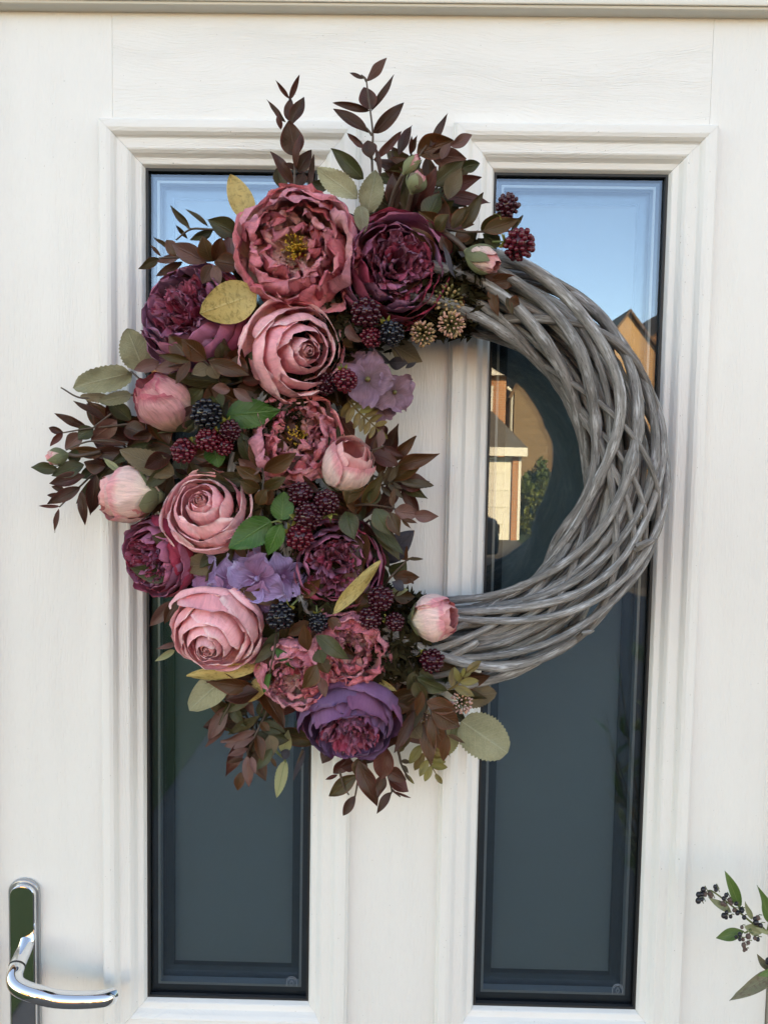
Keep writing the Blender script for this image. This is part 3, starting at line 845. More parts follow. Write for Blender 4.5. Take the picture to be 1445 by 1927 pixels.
def twig(nm, pts, r0, seed, mat, taper=0.15, sides=10):
    n = len(pts)
    nz = Noise(seed + 77, 3, 1.3)
    s = np.linspace(0, 1, n)
    rr = r0 * (1 - taper * s) * (1 + 0.10 * nz(np.stack([s * 6, s * 0, s * 0], 1)))
    for _ in range(rng.randint(6, 11)):
        k = rng.random(); rr += r0 * rng.uniform(.08, .30) * np.exp(-((s - k) / rng.uniform(.004, .010)) ** 2)
    rr[0] *= 0.7; rr[-1] *= 0.6
    return tube(nm, pts, rr, mat, ring, sides)
W = 1.45
NROD = 11
for i in range(NROD):
    p0 = i * 2 * PI / NROD + rng.uniform(-0.18, 0.18)
    t0 = rng.uniform(-0.3, 0.2) - 2.6
    pts = ring_path(t0, t0 + rng.uniform(5.6, 6.6), p0, W + rng.uniform(-0.06, 0.06), lambda t, p: TR * 1.08 + 0 * t, 150, 100 + i, 0.002)
    twig("thick_twig", pts, rng.uniform(0.0042, 0.0062), i, M['bark'])
for i in range(7):
    p0 = i * 2 * PI / 7 + rng.uniform(-0.3, 0.3)
    t0 = rng.uniform(-PI, PI)
    pts = ring_path(t0, t0 + rng.uniform(2.2, 3.6), p0, W + rng.uniform(-0.5, 0.3), lambda t, p: TR * 0.93 + 0 * t, 110, 300 + i, 0.002)
    twig("thin_twig", pts, rng.uniform(0.0030, 0.0042), 40 + i, M['bark'])
for i in range(20):
    p0 = i * 2 * PI / 20 + rng.uniform(-0.2, 0.2)
    t0 = rng.uniform(-PI, PI)
    pts = ring_path(t0, t0 + rng.uniform(2.4, 4.2), p0, -2.1 + rng.uniform(-0.5, 0.5), lambda t, p: TR * 0.99 + 0 * t, 130, 500 + i)
    twig("binding_twig", pts, rng.uniform(0.0030, 0.0044), 70 + i, M['split'], sides=7)
for i in range(34):
    p0 = rng.uniform(0, 2 * PI)
    t0 = rng.uniform(-PI, PI)
    rr_ = TR * (rng.uniform(0.04, 0.46) ** 0.5)
    pts = ring_path(t0, t0 + rng.uniform(3.0, 5.8), p0, rng.uniform(-0.2, 0.7), lambda t, p, q=rr_: q + 0 * t, 90, 700 + i)
    twig("inner_twig", pts, rng.uniform(0.0026, 0.0048), 120 + i, M['split' if i % 3 else 'bark'], sides=7)
# a broken spur at the right, and two snapped ends
for a, b, r in (((1196, 1030), (1236, 1014), .0042), ((1192, 1036), (1214, 1028), .0024), ((1095, 1192), (1118, 1187), .0028)):
    A, B = P(*a, .098), P(*b, .100)
    tube("broken_spur", [np.array(A - RC), np.array((A * .4 + B * .6) - RC), np.array(B - RC)], [r, r * .9, r * .15], M['split'], ring, 7)

# moss and clippings bound round the ring under the flowers
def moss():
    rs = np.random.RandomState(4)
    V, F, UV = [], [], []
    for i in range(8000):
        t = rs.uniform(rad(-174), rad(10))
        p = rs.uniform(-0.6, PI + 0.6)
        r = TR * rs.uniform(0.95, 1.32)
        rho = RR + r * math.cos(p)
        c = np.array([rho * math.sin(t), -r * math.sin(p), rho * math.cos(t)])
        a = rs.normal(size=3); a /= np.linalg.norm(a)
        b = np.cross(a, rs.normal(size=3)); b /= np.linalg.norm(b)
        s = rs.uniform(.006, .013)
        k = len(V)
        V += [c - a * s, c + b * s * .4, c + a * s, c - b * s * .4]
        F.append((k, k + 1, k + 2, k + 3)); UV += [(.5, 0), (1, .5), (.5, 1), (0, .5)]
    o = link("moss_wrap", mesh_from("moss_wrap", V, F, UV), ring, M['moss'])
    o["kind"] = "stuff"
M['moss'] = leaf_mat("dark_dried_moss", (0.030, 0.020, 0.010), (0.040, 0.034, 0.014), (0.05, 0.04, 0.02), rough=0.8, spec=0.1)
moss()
# ------------------------------------------------------------------ flowers: builders
XA, YA, ZA = Vector((1, 0, 0)), Vector((0, 1, 0)), Vector((0, 0, 1))
def bez(P0, P1, P2, P3, s):
    s = s[..., None]
    return P0 * (1 - s) ** 3 + 3 * P1 * s * (1 - s) ** 2 + 3 * P2 * s * s * (1 - s) + P3 * s ** 3

def frame_of(ax, az, roll):
    """Axes of a flower that looks towards (ax, az) across the door and out of it; roll turns it about its own axis."""
    n = Vector((ax, -1.0, az)).normalized()
    x = XA - n * XA.dot(n)
    x.normalize()
    y = n.cross(x)
    c, s_ = math.cos(roll), math.sin(roll)
    x2, y2 = x * c + y * s_, y * c - x * s_
    return Matrix((x2, y2, n)).transposed()

def flower(name, label, cat, px, py, h, rpx, ax, az, roll, group):
    o = thing(name, label, cat, P(px, py, h), group)
    o.rotation_euler = frame_of(ax, az, roll).to_euler()
    k = rpx * sc(h)
    o.scale = (k, k, k)
    return o

NU, NV = 13, 13
def uv_grid(nu=NU, nv=NV):
    U, V = np.meshgrid(np.linspace(-1, 1, nu), np.linspace(0, 1, nv))
    return U, V
def put(name, X, parent, mat, nu=NU, nv=NV):
    U, V = uv_grid(nu, nv)
    uv = np.stack([(U.ravel() + 1) / 2, V.ravel()], 1)
    return link(name, mesh_from(name, X.reshape(-1, 3), grid_faces(nu, nv), uv), parent, mat)

def wall_petal(parent, mat, th0, Wd, Rr, Z, lean, curl, cr, seed, base_z=-0.6, spiral=0.10, amp=0.02, round_=0.16, point=0.0, split=0.78, freq=1.4, belly=1.08, nu=NU, nv=NV, curl_u=0.6, notch=0.0, name="petal", shoulder=0.62):
    """A petal that stands round the flower's axis like a piece of a cup, its rim rolled outwards."""
    U, V = uv_grid(nu, nv)
    rs = np.random.RandomState(seed)
    nz = [Noise(seed * 3 + k, 3, freq) for k in range(3)]
    top = 1 - round_ * np.abs(U) ** 2.6 + point * np.clip(1 - np.abs(U) * 3, 0, 1)
    if notch: top = top - notch * np.abs(np.sin(U * rs.uniform(4, 7) + rs.uniform(0, 6))) * np.clip(V, 0, 1)
    v = V * top
    s = np.clip(v / split, 0, 1)
    A = np.array
    rz = bez(A([0.07, base_z]), A([Rr * belly, base_z + 0.02]), A([Rr * belly, base_z + (Z - base_z) * shoulder]), A([Rr * lean, Z]), s)
    rho, z = rz[..., 0], rz[..., 1]
    f = np.clip((v - split) / (1 - split), 0, 1)
    ph = f * rad(curl) * (1 - curl_u + curl_u * 2.0 * U ** 2 * 0.75 + 0.0) 
    rho = rho + cr * (1 - np.cos(ph))
    z = z + cr * np.sin(ph) * 0.9
    th = th0 + U * Wd / 2 * (0.45 + 0.55 * np.clip(s * 1.5, 0, 1))
    rho = rho * (1 + spiral * U)
    X = np.stack([rho * np.cos(th), rho * np.sin(th), z], -1)
    q = np.stack([U * 0.8 + seed, V * 1.1, U * 0 + seed * 0.37], -1)
    wgt = amp * (0.35 + 0.65 * V)[..., None]
    X = X + np.stack([n(q) for n in nz], -1) * wgt
    return put(name, X, parent, mat, nu, nv)

def rose(label, px, py, h, rpx, ax, az, roll, seed):
    o = flower("open_rose", label, "rose", px, py, h, rpx, ax, az, roll, "open dusky pink roses")
    rs = random.Random(seed)
    th, k = rs.uniform(0, 6), 0
    layers = [(3, .07, .10, 290, .60, .60, 8, .012, 'rose_heart', .10), (3, .16, .20, 230, .585, .64, 20, .02, 'rose_heart', .14), (3, .28, .34, 190, .56, .66, 40, .028, 'rose', .24),
              (3, .46, .54, 175, .52, .70, 70, .04, 'rose', .34), (4, .66, .74, 145, .42, .80, 100, .05, 'rose', .36), (5, .84, .88, 122, .22, .92, 135, .065, 'rose', .32), (4, .92, .97, 112, -.10, 1.02, 165, .085, 'rose', .26)]
    for n, r0, r1, wd, z, lean, curl, cr, m, rnd_ in layers:
        for i in range(n):
            q = i / max(1, n - 1)
            r = r0 + (r1 - r0) * q
            wall_petal(o, M[m], th, rad(wd) * rs.uniform(.92, 1.08), r, z - .04 * q + rs.uniform(-.03, .03), lean + rs.uniform(-.03, .03), curl * rs.uniform(.7, 1.25), cr * rs.uniform(.8, 1.3), seed * 100 + k,
                       amp=0.010 + 0.028 * r, round_=rnd_, point=0.03 + 0.05 * r, belly=1.06 + .06 * r, nu=17, nv=17, curl_u=0.7, base_z=-.62, spiral=.13 if r < .6 else .09, split=.84, shoulder=.86 if r < .8 else .7)
            th += 2 * PI / n + rs.uniform(-.18, .18) + (2.4 if i == n - 1 else 0)
            k += 1
    for i in range(5):
        leaflet(o, "sepal", M['sepal'], 2 * PI * i / 5 + roll, 0.12, -0.62, 0.82, -0.62 + rs.uniform(-.06, .1), 0.22, seed + i)
    return o

def leaflet(parent, name, mat, th, r0, z0, r1, z1, w, seed, bow=0.08, nu=7, nv=9):
    U, V = uv_grid(nu, nv)
    nz = Noise(seed, 2, 1.2)
    wd = w * np.sin(PI * np.clip(V * .93 + .05, 0, 1) ** .75) ** .9
    rho = r0 + (r1 - r0) * V
    z = z0 + (z1 - z0) * V + bow * np.sin(PI * V) + 0.25 * w * np.abs(U) * np.sin(PI * V) + .03 * nz(np.stack([U, V, U * 0 + seed], -1))
    er, et = np.array([math.cos(th), math.sin(th), 0]), np.array([-math.sin(th), math.cos(th), 0])
    X = er * rho[..., None] + et * (U * wd)[..., None] + np.array([0, 0, 1.0]) * z[..., None]
    return put(name, X, parent, mat, nu, nv)

def egg(s, open_):
    """Bud outline: radius and height from base (0) to tip (1)."""
    r = np.sin(PI * np.clip(0.05 + 0.89 * s, 0, 1)) ** 0.72
    r = r * (1 - open_ * 0) + 0
    return r, -1.0 + 2.0 * s

def bud(label, bx, by, hb, tx, ty, ht, wpx, seed, mat='bud', sep_len=0.5, group="rosebuds", cat="rosebud", name="rosebud", stem=None, open_=0.12, npet=7, stem_r=0.0022):
    """A closed bud from its base pixel to its tip pixel."""
    B, T = P(bx, by, hb), P(tx, ty, ht)
    C = (B + T) / 2
    L = (T - B).length / 2
    o = thing(name, label, cat, C, group)
    n = (T - B).normalized()
    x = n.cross(Vector((0.3, -0.7, 0.2))).normalized()
    o.rotation_euler = Matrix((x, n.cross(x), n)).transposed().to_euler()
    k = wpx / 2 * sc((hb + ht) / 2) / L
    o.scale = (L, L, L)
    rs = random.Random(seed)
    U, V = uv_grid(15, 15)
    th = rs.uniform(0, 6)
    for i in range(npet):
        q = i / (npet - 1)                          # inner to outer
        w = rad(240 - 100 * q)
        top = 1 - (0.10 + .16 * q) * np.abs(U) ** 2.2 - rs.uniform(0, .10) * q
        v = V * top
        s = v * (0.95 - 0.05 * q)
        r, z = egg(s, open_)
        r = np.maximum(r, 0.0) * (0.74 + 0.26 * q)
        lip = np.clip((v - .80) / .2, 0, 1)
        r = r + lip ** 2 * (0.02 + .10 * q * rs.uniform(.3, 1.4)) + open_ * q * np.clip((s - .55) / .45, 0, 1)
        z = z - lip ** 2 * 0.06 * q + (0.04 * (1 - q))
        nz = [Noise(seed * 31 + i * 3 + k2, 3, 1.5) for k2 in range(3)]
        tt = th + U * w / 2 * (.5 + .5 * np.clip(V * 2, 0, 1))
        r = r * k * (1 + .10 * U)
        X = np.stack([r * np.cos(tt), r * np.sin(tt), z], -1)
        qq = np.stack([U * .9 + i, V * 1.2, U * 0], -1)
        X = X + np.stack([f(qq) for f in nz], -1) * (0.016 + .03 * V[..., None] ** 2)
        put("petal", X, o, M[mat if q > .35 else ('rose_heart' if mat == 'bud' else 'bud_deep')], 15, 15)
        th += 2.25 + rs.uniform(-.2, .2)
    U, V = uv_grid(9, 11)
    for i in range(5):
        sl = sep_len * rs.uniform(.8, 1.15)
        s = V * sl
        r, z = egg(s, 0)
        r = np.maximum(r, .10) * k * 1.06 + .02 + np.clip(V - .8, 0, 1) * rs.uniform(-.1, .5)
        wd = 0.62 * np.sin(PI * np.clip(.25 + .75 * V, 0, 1)) ** .8 * (1.15 - .3 * V)
        tt = 2 * PI * i / 5 + .4 + U * wd
        X = np.stack([r * np.cos(tt), r * np.sin(tt), z], -1)
        put("sepal", X, o, M['sepal'], 9, 11)
    # receptacle and stem
    pts = [np.array([0, 0, -1.22]), np.array([0, 0, -1.1]), np.array([0, 0, -0.98]), np.array([0, 0, -.86])]
    tube("receptacle", pts, [0.10 * k + .03, .24 * k, .34 * k, .30 * k], M['sepal'], o, 10)
    if stem:
        inv = (Matrix.Translation(C) @ Matrix((x, n.cross(x), n)).transposed().to_4x4() @ Matrix.Scale(L, 4)).inverted()
        pp = [inv @ q for q in [B - n * L * .1] + [P(*q) for q in stem]]
        tube("stem", smooth_path(pp, 20), stem_r / L, M['stem'], o, 8)
    return o

def tongue(parent, mat, th, b, t1, out, w, zt, seed, tilt=0.0, amp=0.03, cup=0.25, name="petal", nu=7, nv=9, z0=-0.4):
    """A narrow heart petal: rises from the centre and bends its tip outwards (out > 0) or in."""
    U, V = uv_grid(nu, nv)
    A = np.array
    nz = [Noise(seed * 5 + k, 3, 1.6) for k in range(3)]
    rs = np.random.RandomState(seed)
    c = bez(A([b * .5, z0]), A([b * 1.0, z0 + .3]), A([t1, zt - .16]), A([t1 + out, zt]), V)
    wd = w * np.clip(np.sin(PI * np.clip(.12 + .74 * V, 0, 1)), 0, 1) ** .8
    nt = 1 - .10 * np.abs(np.sin(U * rs.uniform(2.5, 4.5) + rs.uniform(0, 3)))
    a = th + rs.uniform(-.1, .1)
    er, et = A([math.cos(a), math.sin(a), 0]), A([-math.sin(a), math.cos(a), 0])
    rr_, zz = c[..., 0], c[..., 1]
    rr_ = rr_ - cup * w * U ** 2 * (1 - V * .4)
    zz = zz - (1 - nt) * 1.2 * V ** 3
    X = er * rr_[..., None] + et * (U * wd + tilt * V)[..., None] + A([0, 0, 1.0]) * zz[..., None]
    q = np.stack([U * .8 + seed, V * 1.2, U * 0], -1)
    X = X + np.stack([f(q) for f in nz], -1) * amp * (0.3 + V[..., None])
    return put(name, X, parent, mat, nu, nv)

def peony(label, px, py, h, rpx, ax, az, roll, seed, guard=1.0, inner=64, open_=1.0, gm='purple'):
    o = flower("plum_peony", label, "peony", px, py, h, rpx, ax, az, roll, "plum purple peonies")
    rs = random.Random(seed)
    k = 0
    th = rs.uniform(0, 6)
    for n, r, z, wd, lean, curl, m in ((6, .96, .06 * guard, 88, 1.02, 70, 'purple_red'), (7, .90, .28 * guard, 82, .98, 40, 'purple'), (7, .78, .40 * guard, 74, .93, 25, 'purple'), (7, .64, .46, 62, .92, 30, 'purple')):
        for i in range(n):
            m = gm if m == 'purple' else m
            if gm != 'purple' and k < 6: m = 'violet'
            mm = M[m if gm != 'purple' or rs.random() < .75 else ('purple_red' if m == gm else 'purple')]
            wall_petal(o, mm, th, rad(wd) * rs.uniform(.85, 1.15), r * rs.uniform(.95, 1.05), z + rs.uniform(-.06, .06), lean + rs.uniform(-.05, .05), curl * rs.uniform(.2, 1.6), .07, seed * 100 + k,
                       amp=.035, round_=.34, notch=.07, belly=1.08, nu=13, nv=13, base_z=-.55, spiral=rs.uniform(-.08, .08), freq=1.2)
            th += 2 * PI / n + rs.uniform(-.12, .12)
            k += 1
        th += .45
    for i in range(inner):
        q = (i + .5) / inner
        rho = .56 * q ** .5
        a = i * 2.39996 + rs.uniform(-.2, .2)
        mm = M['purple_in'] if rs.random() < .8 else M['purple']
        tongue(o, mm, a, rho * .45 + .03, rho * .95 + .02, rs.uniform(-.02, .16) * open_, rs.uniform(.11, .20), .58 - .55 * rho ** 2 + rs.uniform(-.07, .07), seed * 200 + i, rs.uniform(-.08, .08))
    U, V = uv_grid(17, 9)
    X = np.stack([.55 * np.sin(V * PI) ** .8 * np.cos(U * PI), .55 * np.sin(V * PI) ** .8 * np.sin(U * PI), -.62 + .62 * V], -1)
    put("receptacle", X, o, M['purple_in'], 17, 9)
    return o

def dusty(label, px, py, h, rpx, ax, az, roll, seed, stamens=True, ngu=8, nin=10, name="faded_peony"):
    o = flower(name, label, "peony", px, py, h, rpx, ax, az, roll, "faded crimson peonies")
    rs = random.Random(seed)
    k = 0
    th = rs.uniform(0, 6)
    for n, r, z, wd, lean, curl in ((5, .93, -.05, 96, 1.10, 120), (5, .94, .34, 100, .90, 20), (5, .84, .46, 92, .80, -30), (4, .62, .40, 90, .80, 60)):
        for i in range(n):
            wall_petal(o, M['dusty'], th, rad(wd) * rs.uniform(.85, 1.15), r * rs.uniform(.94, 1.06), z + rs.uniform(-.10, .08), lean + rs.uniform(-.08, .10), curl * rs.uniform(.2, 1.5), .09, seed * 100 + k,
                       amp=.075, round_=.22, notch=.06, belly=1.10, nu=21, nv=21, base_z=-.55, spiral=rs.uniform(-.1, .1), freq=1.5)
            th += 2 * PI / n + rs.uniform(-.15, .15)
            k += 1
        th += .5
    for i in range(nin):
        q = (i + .5) / nin
        rho = .28 + .38 * q
        a = i * 2.39996 + rs.uniform(-.3, .3)
        tongue(o, M['dusty_in'], a, rho * .5, rho, rs.uniform(-.10, .26), rs.uniform(.20, .32), .40 + rs.uniform(-.16, .12) - .15 * q, seed * 300 + i, rs.uniform(-.15, .15), amp=.075, cup=.5, nu=13, nv=15)
    if stamens:
        V, F = [], []
        V2, F2 = [], []
        for i in range(60):
            a, r = rs.uniform(0, 6.28), rs.uniform(0, .16)
            p0 = np.array([r * .3 * math.cos(a), r * .3 * math.sin(a), -.35])
            p1 = np.array([r * 1.5 * math.cos(a), r * 1.5 * math.sin(a), .20 + rs.uniform(-.08, .08)])
            v, f, _ = tube_geo([p0, (p0 + p1) / 2 + .01, p1], [.008, .007, .006], 4, len(V)); V.extend(v); F.extend(f)
            d = np.array([rs.uniform(-.03, .03), rs.uniform(-.03, .03), .035])
            v, f, _ = tube_geo([p1 - d * .3, p1 + d * .3, p1 + d], [.010, .018, .008], 5, len(V2)); V2.extend(v); F2.extend(f)
        tag(link("filaments", mesh_from("filaments", V, F), o, M['filament']), kind='stuff')
        tag(link("anthers", mesh_from("anthers", V2, F2), o, M['stamen']), kind='stuff')
    U, V = uv_grid(17, 9)
    X = np.stack([.5 * np.sin(V * PI) ** .8 * np.cos(U * PI), .5 * np.sin(V * PI) ** .8 * np.sin(U * PI), -.62 + .42 * V], -1)
    put("receptacle", X, o, M['dusty_in'], 17, 9)
    return o

def hydrangea(label, florets, mat, seed, bead):
    """A small head of four-petalled florets; each floret is given by pixel, depth, radius and facing."""
    f0 = florets[0]
    o = thing("hydrangea_head", label, "hydrangea", P(f0[0], f0[1], f0[2]), "hydrangea heads")
    base = np.array(o.location)
    rs = random.Random(seed)
    for j, (px, py, h, rp, ax, az) in enumerate(florets):
        fl = bpy.data.objects.new("floret", None); COL.objects.link(fl); fl.parent = o
        fl.location = P(px, py, h) - o.location
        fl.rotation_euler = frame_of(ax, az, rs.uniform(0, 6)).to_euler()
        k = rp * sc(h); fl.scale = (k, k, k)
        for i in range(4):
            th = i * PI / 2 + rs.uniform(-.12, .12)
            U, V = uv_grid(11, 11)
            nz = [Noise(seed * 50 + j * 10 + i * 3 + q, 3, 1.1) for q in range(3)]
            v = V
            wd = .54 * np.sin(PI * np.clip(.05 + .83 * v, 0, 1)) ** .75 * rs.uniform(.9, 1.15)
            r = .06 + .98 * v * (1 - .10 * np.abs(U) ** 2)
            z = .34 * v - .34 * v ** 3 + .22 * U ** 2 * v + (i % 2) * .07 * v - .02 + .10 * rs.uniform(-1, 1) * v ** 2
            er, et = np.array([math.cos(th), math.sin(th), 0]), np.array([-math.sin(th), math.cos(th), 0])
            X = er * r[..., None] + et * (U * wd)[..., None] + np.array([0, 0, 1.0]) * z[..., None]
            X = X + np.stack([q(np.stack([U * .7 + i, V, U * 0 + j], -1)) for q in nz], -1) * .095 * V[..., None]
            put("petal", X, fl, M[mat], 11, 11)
        U, V = uv_grid(9, 7)
        X = np.stack([.11 * np.sin(V * PI) * np.cos(U * PI), .11 * np.sin(V * PI) * np.sin(U * PI), .06 - .10 * np.cos(V * PI)], -1)
        put("eye", X, fl, bead, 9, 7)
        tube("stalk", [(0, 0, 0), (0.05, 0.02, -.5), (.1, .02, -1.1)], .05, M['stem_green'], fl, 6)
    return o

# unit bead for berries and bud clusters
def uv_ball(nu=8, nv=6):
    V, F = [(0, 0, 1.0)], []
    for j in range(1, nv):
        a = PI * j / nv
        for i in range(nu):
            b = 2 * PI * i / nu
            V.append((math.sin(a) * math.cos(b), math.sin(a) * math.sin(b), math.cos(a)))
    V.append((0, 0, -1.0))
    for i in range(nu):
        F.append((0, 1 + i, 1 + (i + 1) % nu))
        for j in range(nv - 2):
            a = 1 + j * nu
            F.append((a + i, a + nu + i, a + nu + (i + 1) % nu, a + (i + 1) % nu))
        a = 1 + (nv - 2) * nu
        F.append((a + i, len(V) - 1, a + (i + 1) % nu))
    return np.array(V), F
BV, BF = uv_ball()
def beads(items):
    """items: (centre, radius or (rx, ry, rz), axis) -> one vertex list, one face list."""
    V, F = [], []
    for c, r, ax in items:
        b = BV * np.asarray(r)
        if ax is not None:
            z = np.asarray(ax) / np.linalg.norm(ax)
            x = np.cross(z, (0.31, 0.2, 0.93)); x /= np.linalg.norm(x)
            y = np.cross(z, x)
            b = b @ np.stack([x, y, z])
        k = len(V)
        V.extend(b + np.asarray(c))
        F.extend(tuple(i + k for i in f) for f in BF)
    return V, F

def berry(label, px, py, h, rpx, kind, ax=0.0, az=0.0, calyx=None, seed=0, group="bramble berries"):
    o = thing("bramble_berry", label, "berry", P(px, py, h), group)
    o.rotation_euler = frame_of(ax, az, seed * 1.3).to_euler()
    k = rpx * sc(h); o.scale = (k, k, k)
    rs = random.Random(seed)
    it = []
    n = 44
    for i in range(n):
        z = 1 - (i + .3) / n * 1.86
        a = i * 2.39996
        q = math.sqrt(max(0, 1 - z * z))
        d = np.array([q * math.cos(a), q * math.sin(a), z])
        j = np.array([rs.uniform(-.07, .07) for _ in range(3)])
        r = rs.uniform(.145, .225)
        it.append(((d * np.array([.80, .80, .92]) + j), (r, r, r * 1.12), d))
    V, F = beads(it)
    tag(link("drupelets", mesh_from("drupelets", V, F), o, M['berry_' + kind]), kind='stuff')
    V, F = beads([((0, 0, 0), (.76, .76, .86), None)])
    link("core", mesh_from("core", V, F), o, M['berry_dark' if kind != 'black' else 'berry_black'])
    if calyx is not None:
        # sepals spread from the berry's stalk end, given as a pixel direction
        inv = frame_of(ax, az, seed * 1.3).inverted()
        d = inv @ Vector((calyx[0], 0.25, calyx[1])).normalized()
        z = np.array(d); x = np.cross(z, (0.2, .9, .3)); x /= np.linalg.norm(x); y = np.cross(z, x)
        for i in range(5):
            a = 2 * PI * i / 5 + seed
            U, Vv = uv_grid(5, 7)
            e = math.cos(a) * x + math.sin(a) * y; tdir = np.cross(z, e)
            w = .20 * np.sin(PI * np.clip(.2 + .8 * Vv, 0, 1))
            Xp = z * (.92 + .25 * Vv ** 2)[..., None] + e * (.06 + .62 * Vv)[..., None] + tdir * (U * w)[..., None]
            put("calyx_sepal", Xp, o, M['calyx'], 5, 7)
        tube("stalk", [z * .85, z * 1.25, z * 1.6 + np.array([0, 0, -.25])], .07, M['stem_green'], o, 6)
    return o

def bud_cluster(label, px, py, h, rpx, ax, az, mats, seed, n=58, spread=1.5):
    o = thing("sedum_cluster", label, "bud cluster", P(px, py, h), "clusters of tiny flower buds")
    o.rotation_euler = frame_of(ax, az, 0).to_euler()
    k = rpx * sc(h); o.scale = (k, k, k)
    rs = random.Random(seed)
    groups = [[] for _ in mats]
    V, F = [], []
    for i in range(n):
        z = 1 - (i + .5) / n * spread
        a = i * 2.39996 + rs.uniform(-.15, .15)
        q = math.sqrt(max(0, 1 - z * z))
        d = np.array([q * math.cos(a), q * math.sin(a), z]) * rs.uniform(.86, 1.02)
        v, f, _ = tube_geo([d * .12 - np.array([0, 0, .35]), d * .5 - np.array([0, 0, .12]), d * .82], [.03, .028, .03], 4, len(V))
        V.extend(v); F.extend(f)
        groups[rs.randrange(len(mats))].append((d * .88, (.085, .085, .14), d))
    tag(link("stalks", mesh_from("stalks", V, F), o, M['wax_olive']), kind='stuff')
    for g, m in zip(groups, mats):
        V, F = beads(g)
        tag(link("buds", mesh_from("buds", V, F), o, M[m]), kind='stuff')
    return o

# ------------------------------------------------------------------ leaves
def leaf_mesh(B, T, w, origin, roll=0.0, fold=0.22, arch=0.10, shape=(0.85, 0.9), serr=0, twist=0.0, seed=0, wave=0.02, nu=7, nv=13, petiole=0.0):
    B, T = np.array(B), np.array(T)
    a = T - B
    L = np.linalg.norm(a) + 1e-9
    a = a / L
    view = np.array(CAM) - (B + T) / 2
    n = view - a * np.dot(view, a)
    n /= np.linalg.norm(n) + 1e-9
    s = np.cross(n, a)
    if serr: nv = max(nv, serr * 2 + 1); nu = 9
    U, V = uv_grid(nu, nv)
    t = np.clip((V - petiole) / (1 - petiole), 0, 1)
    f = np.sin(PI * np.clip(t, 0, 1) ** shape[0]) ** shape[1]
    f = np.maximum(f, 0.02)
    if serr:
        f = f * (1 - 0.09 * (np.arange(nv) % 2)[:, None] * (np.abs(U) > .9))
    ang = roll + twist * (V - .5)
    nz = Noise(seed, 2, 1.0)
    q = np.stack([U * .6 + seed * .7, V * 1.4, U * 0], -1)
    ss = np.cos(ang)[..., None] * s + np.sin(ang)[..., None] * n
    nn = np.cos(ang)[..., None] * n - np.sin(ang)[..., None] * s
    hw = w / 2
    lift = fold * hw * np.abs(U) ** 1.3 * f + arch * L * (V - V * V) * 1.6 + wave * L * nz(q) * (0.3 + np.abs(U))
    X = B + a * (V * L)[..., None] + ss * (U * hw * f)[..., None] + nn * lift[..., None]
    uv = np.stack([(U.ravel() + 1) / 2, V.ravel()], 1)
    return mesh_from("leaf", X.reshape(-1, 3) - np.array(origin), grid_faces(nu, nv), uv)

LEAFN = [0]
def leaf(parent, origin, B, T, w, mat, name="leaf", **kw):
    LEAFN[0] += 1
    rs = random.Random(LEAFN[0] * 7 + 3)
    kw.setdefault('roll', rs.uniform(-.55, .55)); kw.setdefault('arch', rs.uniform(-.10, .22)); kw.setdefault('fold', rs.uniform(.15, .55)); kw.setdefault('twist', rs.uniform(-.9, .9))
    kw.setdefault('seed', LEAFN[0])
    w = w / max(.55, math.cos(kw['roll']))
    return link(name, leaf_mesh(B, T, w, origin, **kw), parent, M[mat])

CROPS = dict(A=(480, 90, 3.284), B=(240, 280, 3.6125), C=(620, 360, 3.6125), D=(50, 600, 3.3605), E=(420, 720, 3.4405), F=(200, 960, 4.014), G=(480, 1060, 2.89), H=(320, 1240, 5.161), I=(720, 1180, 5.558), J=(540, 860, 4.817), K=(780, 440, 4.5156), N=(0, 0, 1.0), Q=(1250, 1600, 5.892))
def sprig(name, label, crop, h0, h1, stems, leaves, mat, group="leaf sprigs", cat="leaf sprig", stem_r=0.0014, stem_mat='stem', shape=(0.85, 0.9), sub="leaf", **kw):
    """One sprig: stems as lists of picture points, leaves as (base x, base y, tip x, tip y, width[, material]); depth grows from h0 to h1 down the list."""
    ox, oy, s = CROPS[crop]
    rs = random.Random(hash_str(label))
    first = stems[0][0] if stems else leaves[0][:2]
    o = thing(name, label, cat, P(ox + first[0] / s, oy + first[1] / s, h0), group)
    org = o.location
    hm = (h0 + h1) / 2
    for st in stems:
        n = len(st)
        pts = [P(ox + q[0] / s, oy + q[1] / s, (q[2] if len(q) > 2 else hm)) - org for q in st]
        tube("stem", smooth_path(pts, 6 * n), np.linspace(stem_r, stem_r * .55, 6 * n), M[stem_mat], o, 7)
    m = len(leaves)
    for i, lf in enumerate(leaves):
        h = h0 + (h1 - h0) * (i + .5) / m
        bx, by, tx, ty, w = lf[:5]
        mt = lf[5] if len(lf) > 5 and lf[5] else mat
        opt = dict(kw)
        if len(lf) > 6: opt.update(lf[6])
        dh = opt.pop('dh', rs.uniform(-.006, .012))
        opt.setdefault('shape', (shape[0] * rs.uniform(.88, 1.08), shape[1] * rs.uniform(.85, 1.15)))
        B = P(ox + bx / s, oy + by / s, h)
        T = P(ox + tx / s, oy + ty / s, h + dh)
        leaf(o, org, B, T, w / s * sc(h), mt, sub, **opt)
    return o
def hash_str(s):
    h = 7
    for ch in s: h = (h * 31 + ord(ch)) % 1000003
    return h
# ------------------------------------------------------------------ flowers: placing
rose("open pink rose just below the big faded crimson peony, heart turned to the right", 561, 660, 0.112, 97, 0.55, -0.14, 0.4, 11)
rose("open pink rose between the pale rosebud and the green leaves, left of centre", 388, 958, 0.112, 82, -0.08, 0.50, 1.4, 12)
rose("open pink rose low on the left above the gold leaf, heart turned down", 405, 1192, 0.112, 92, -0.10, -0.50, 2.2, 13)

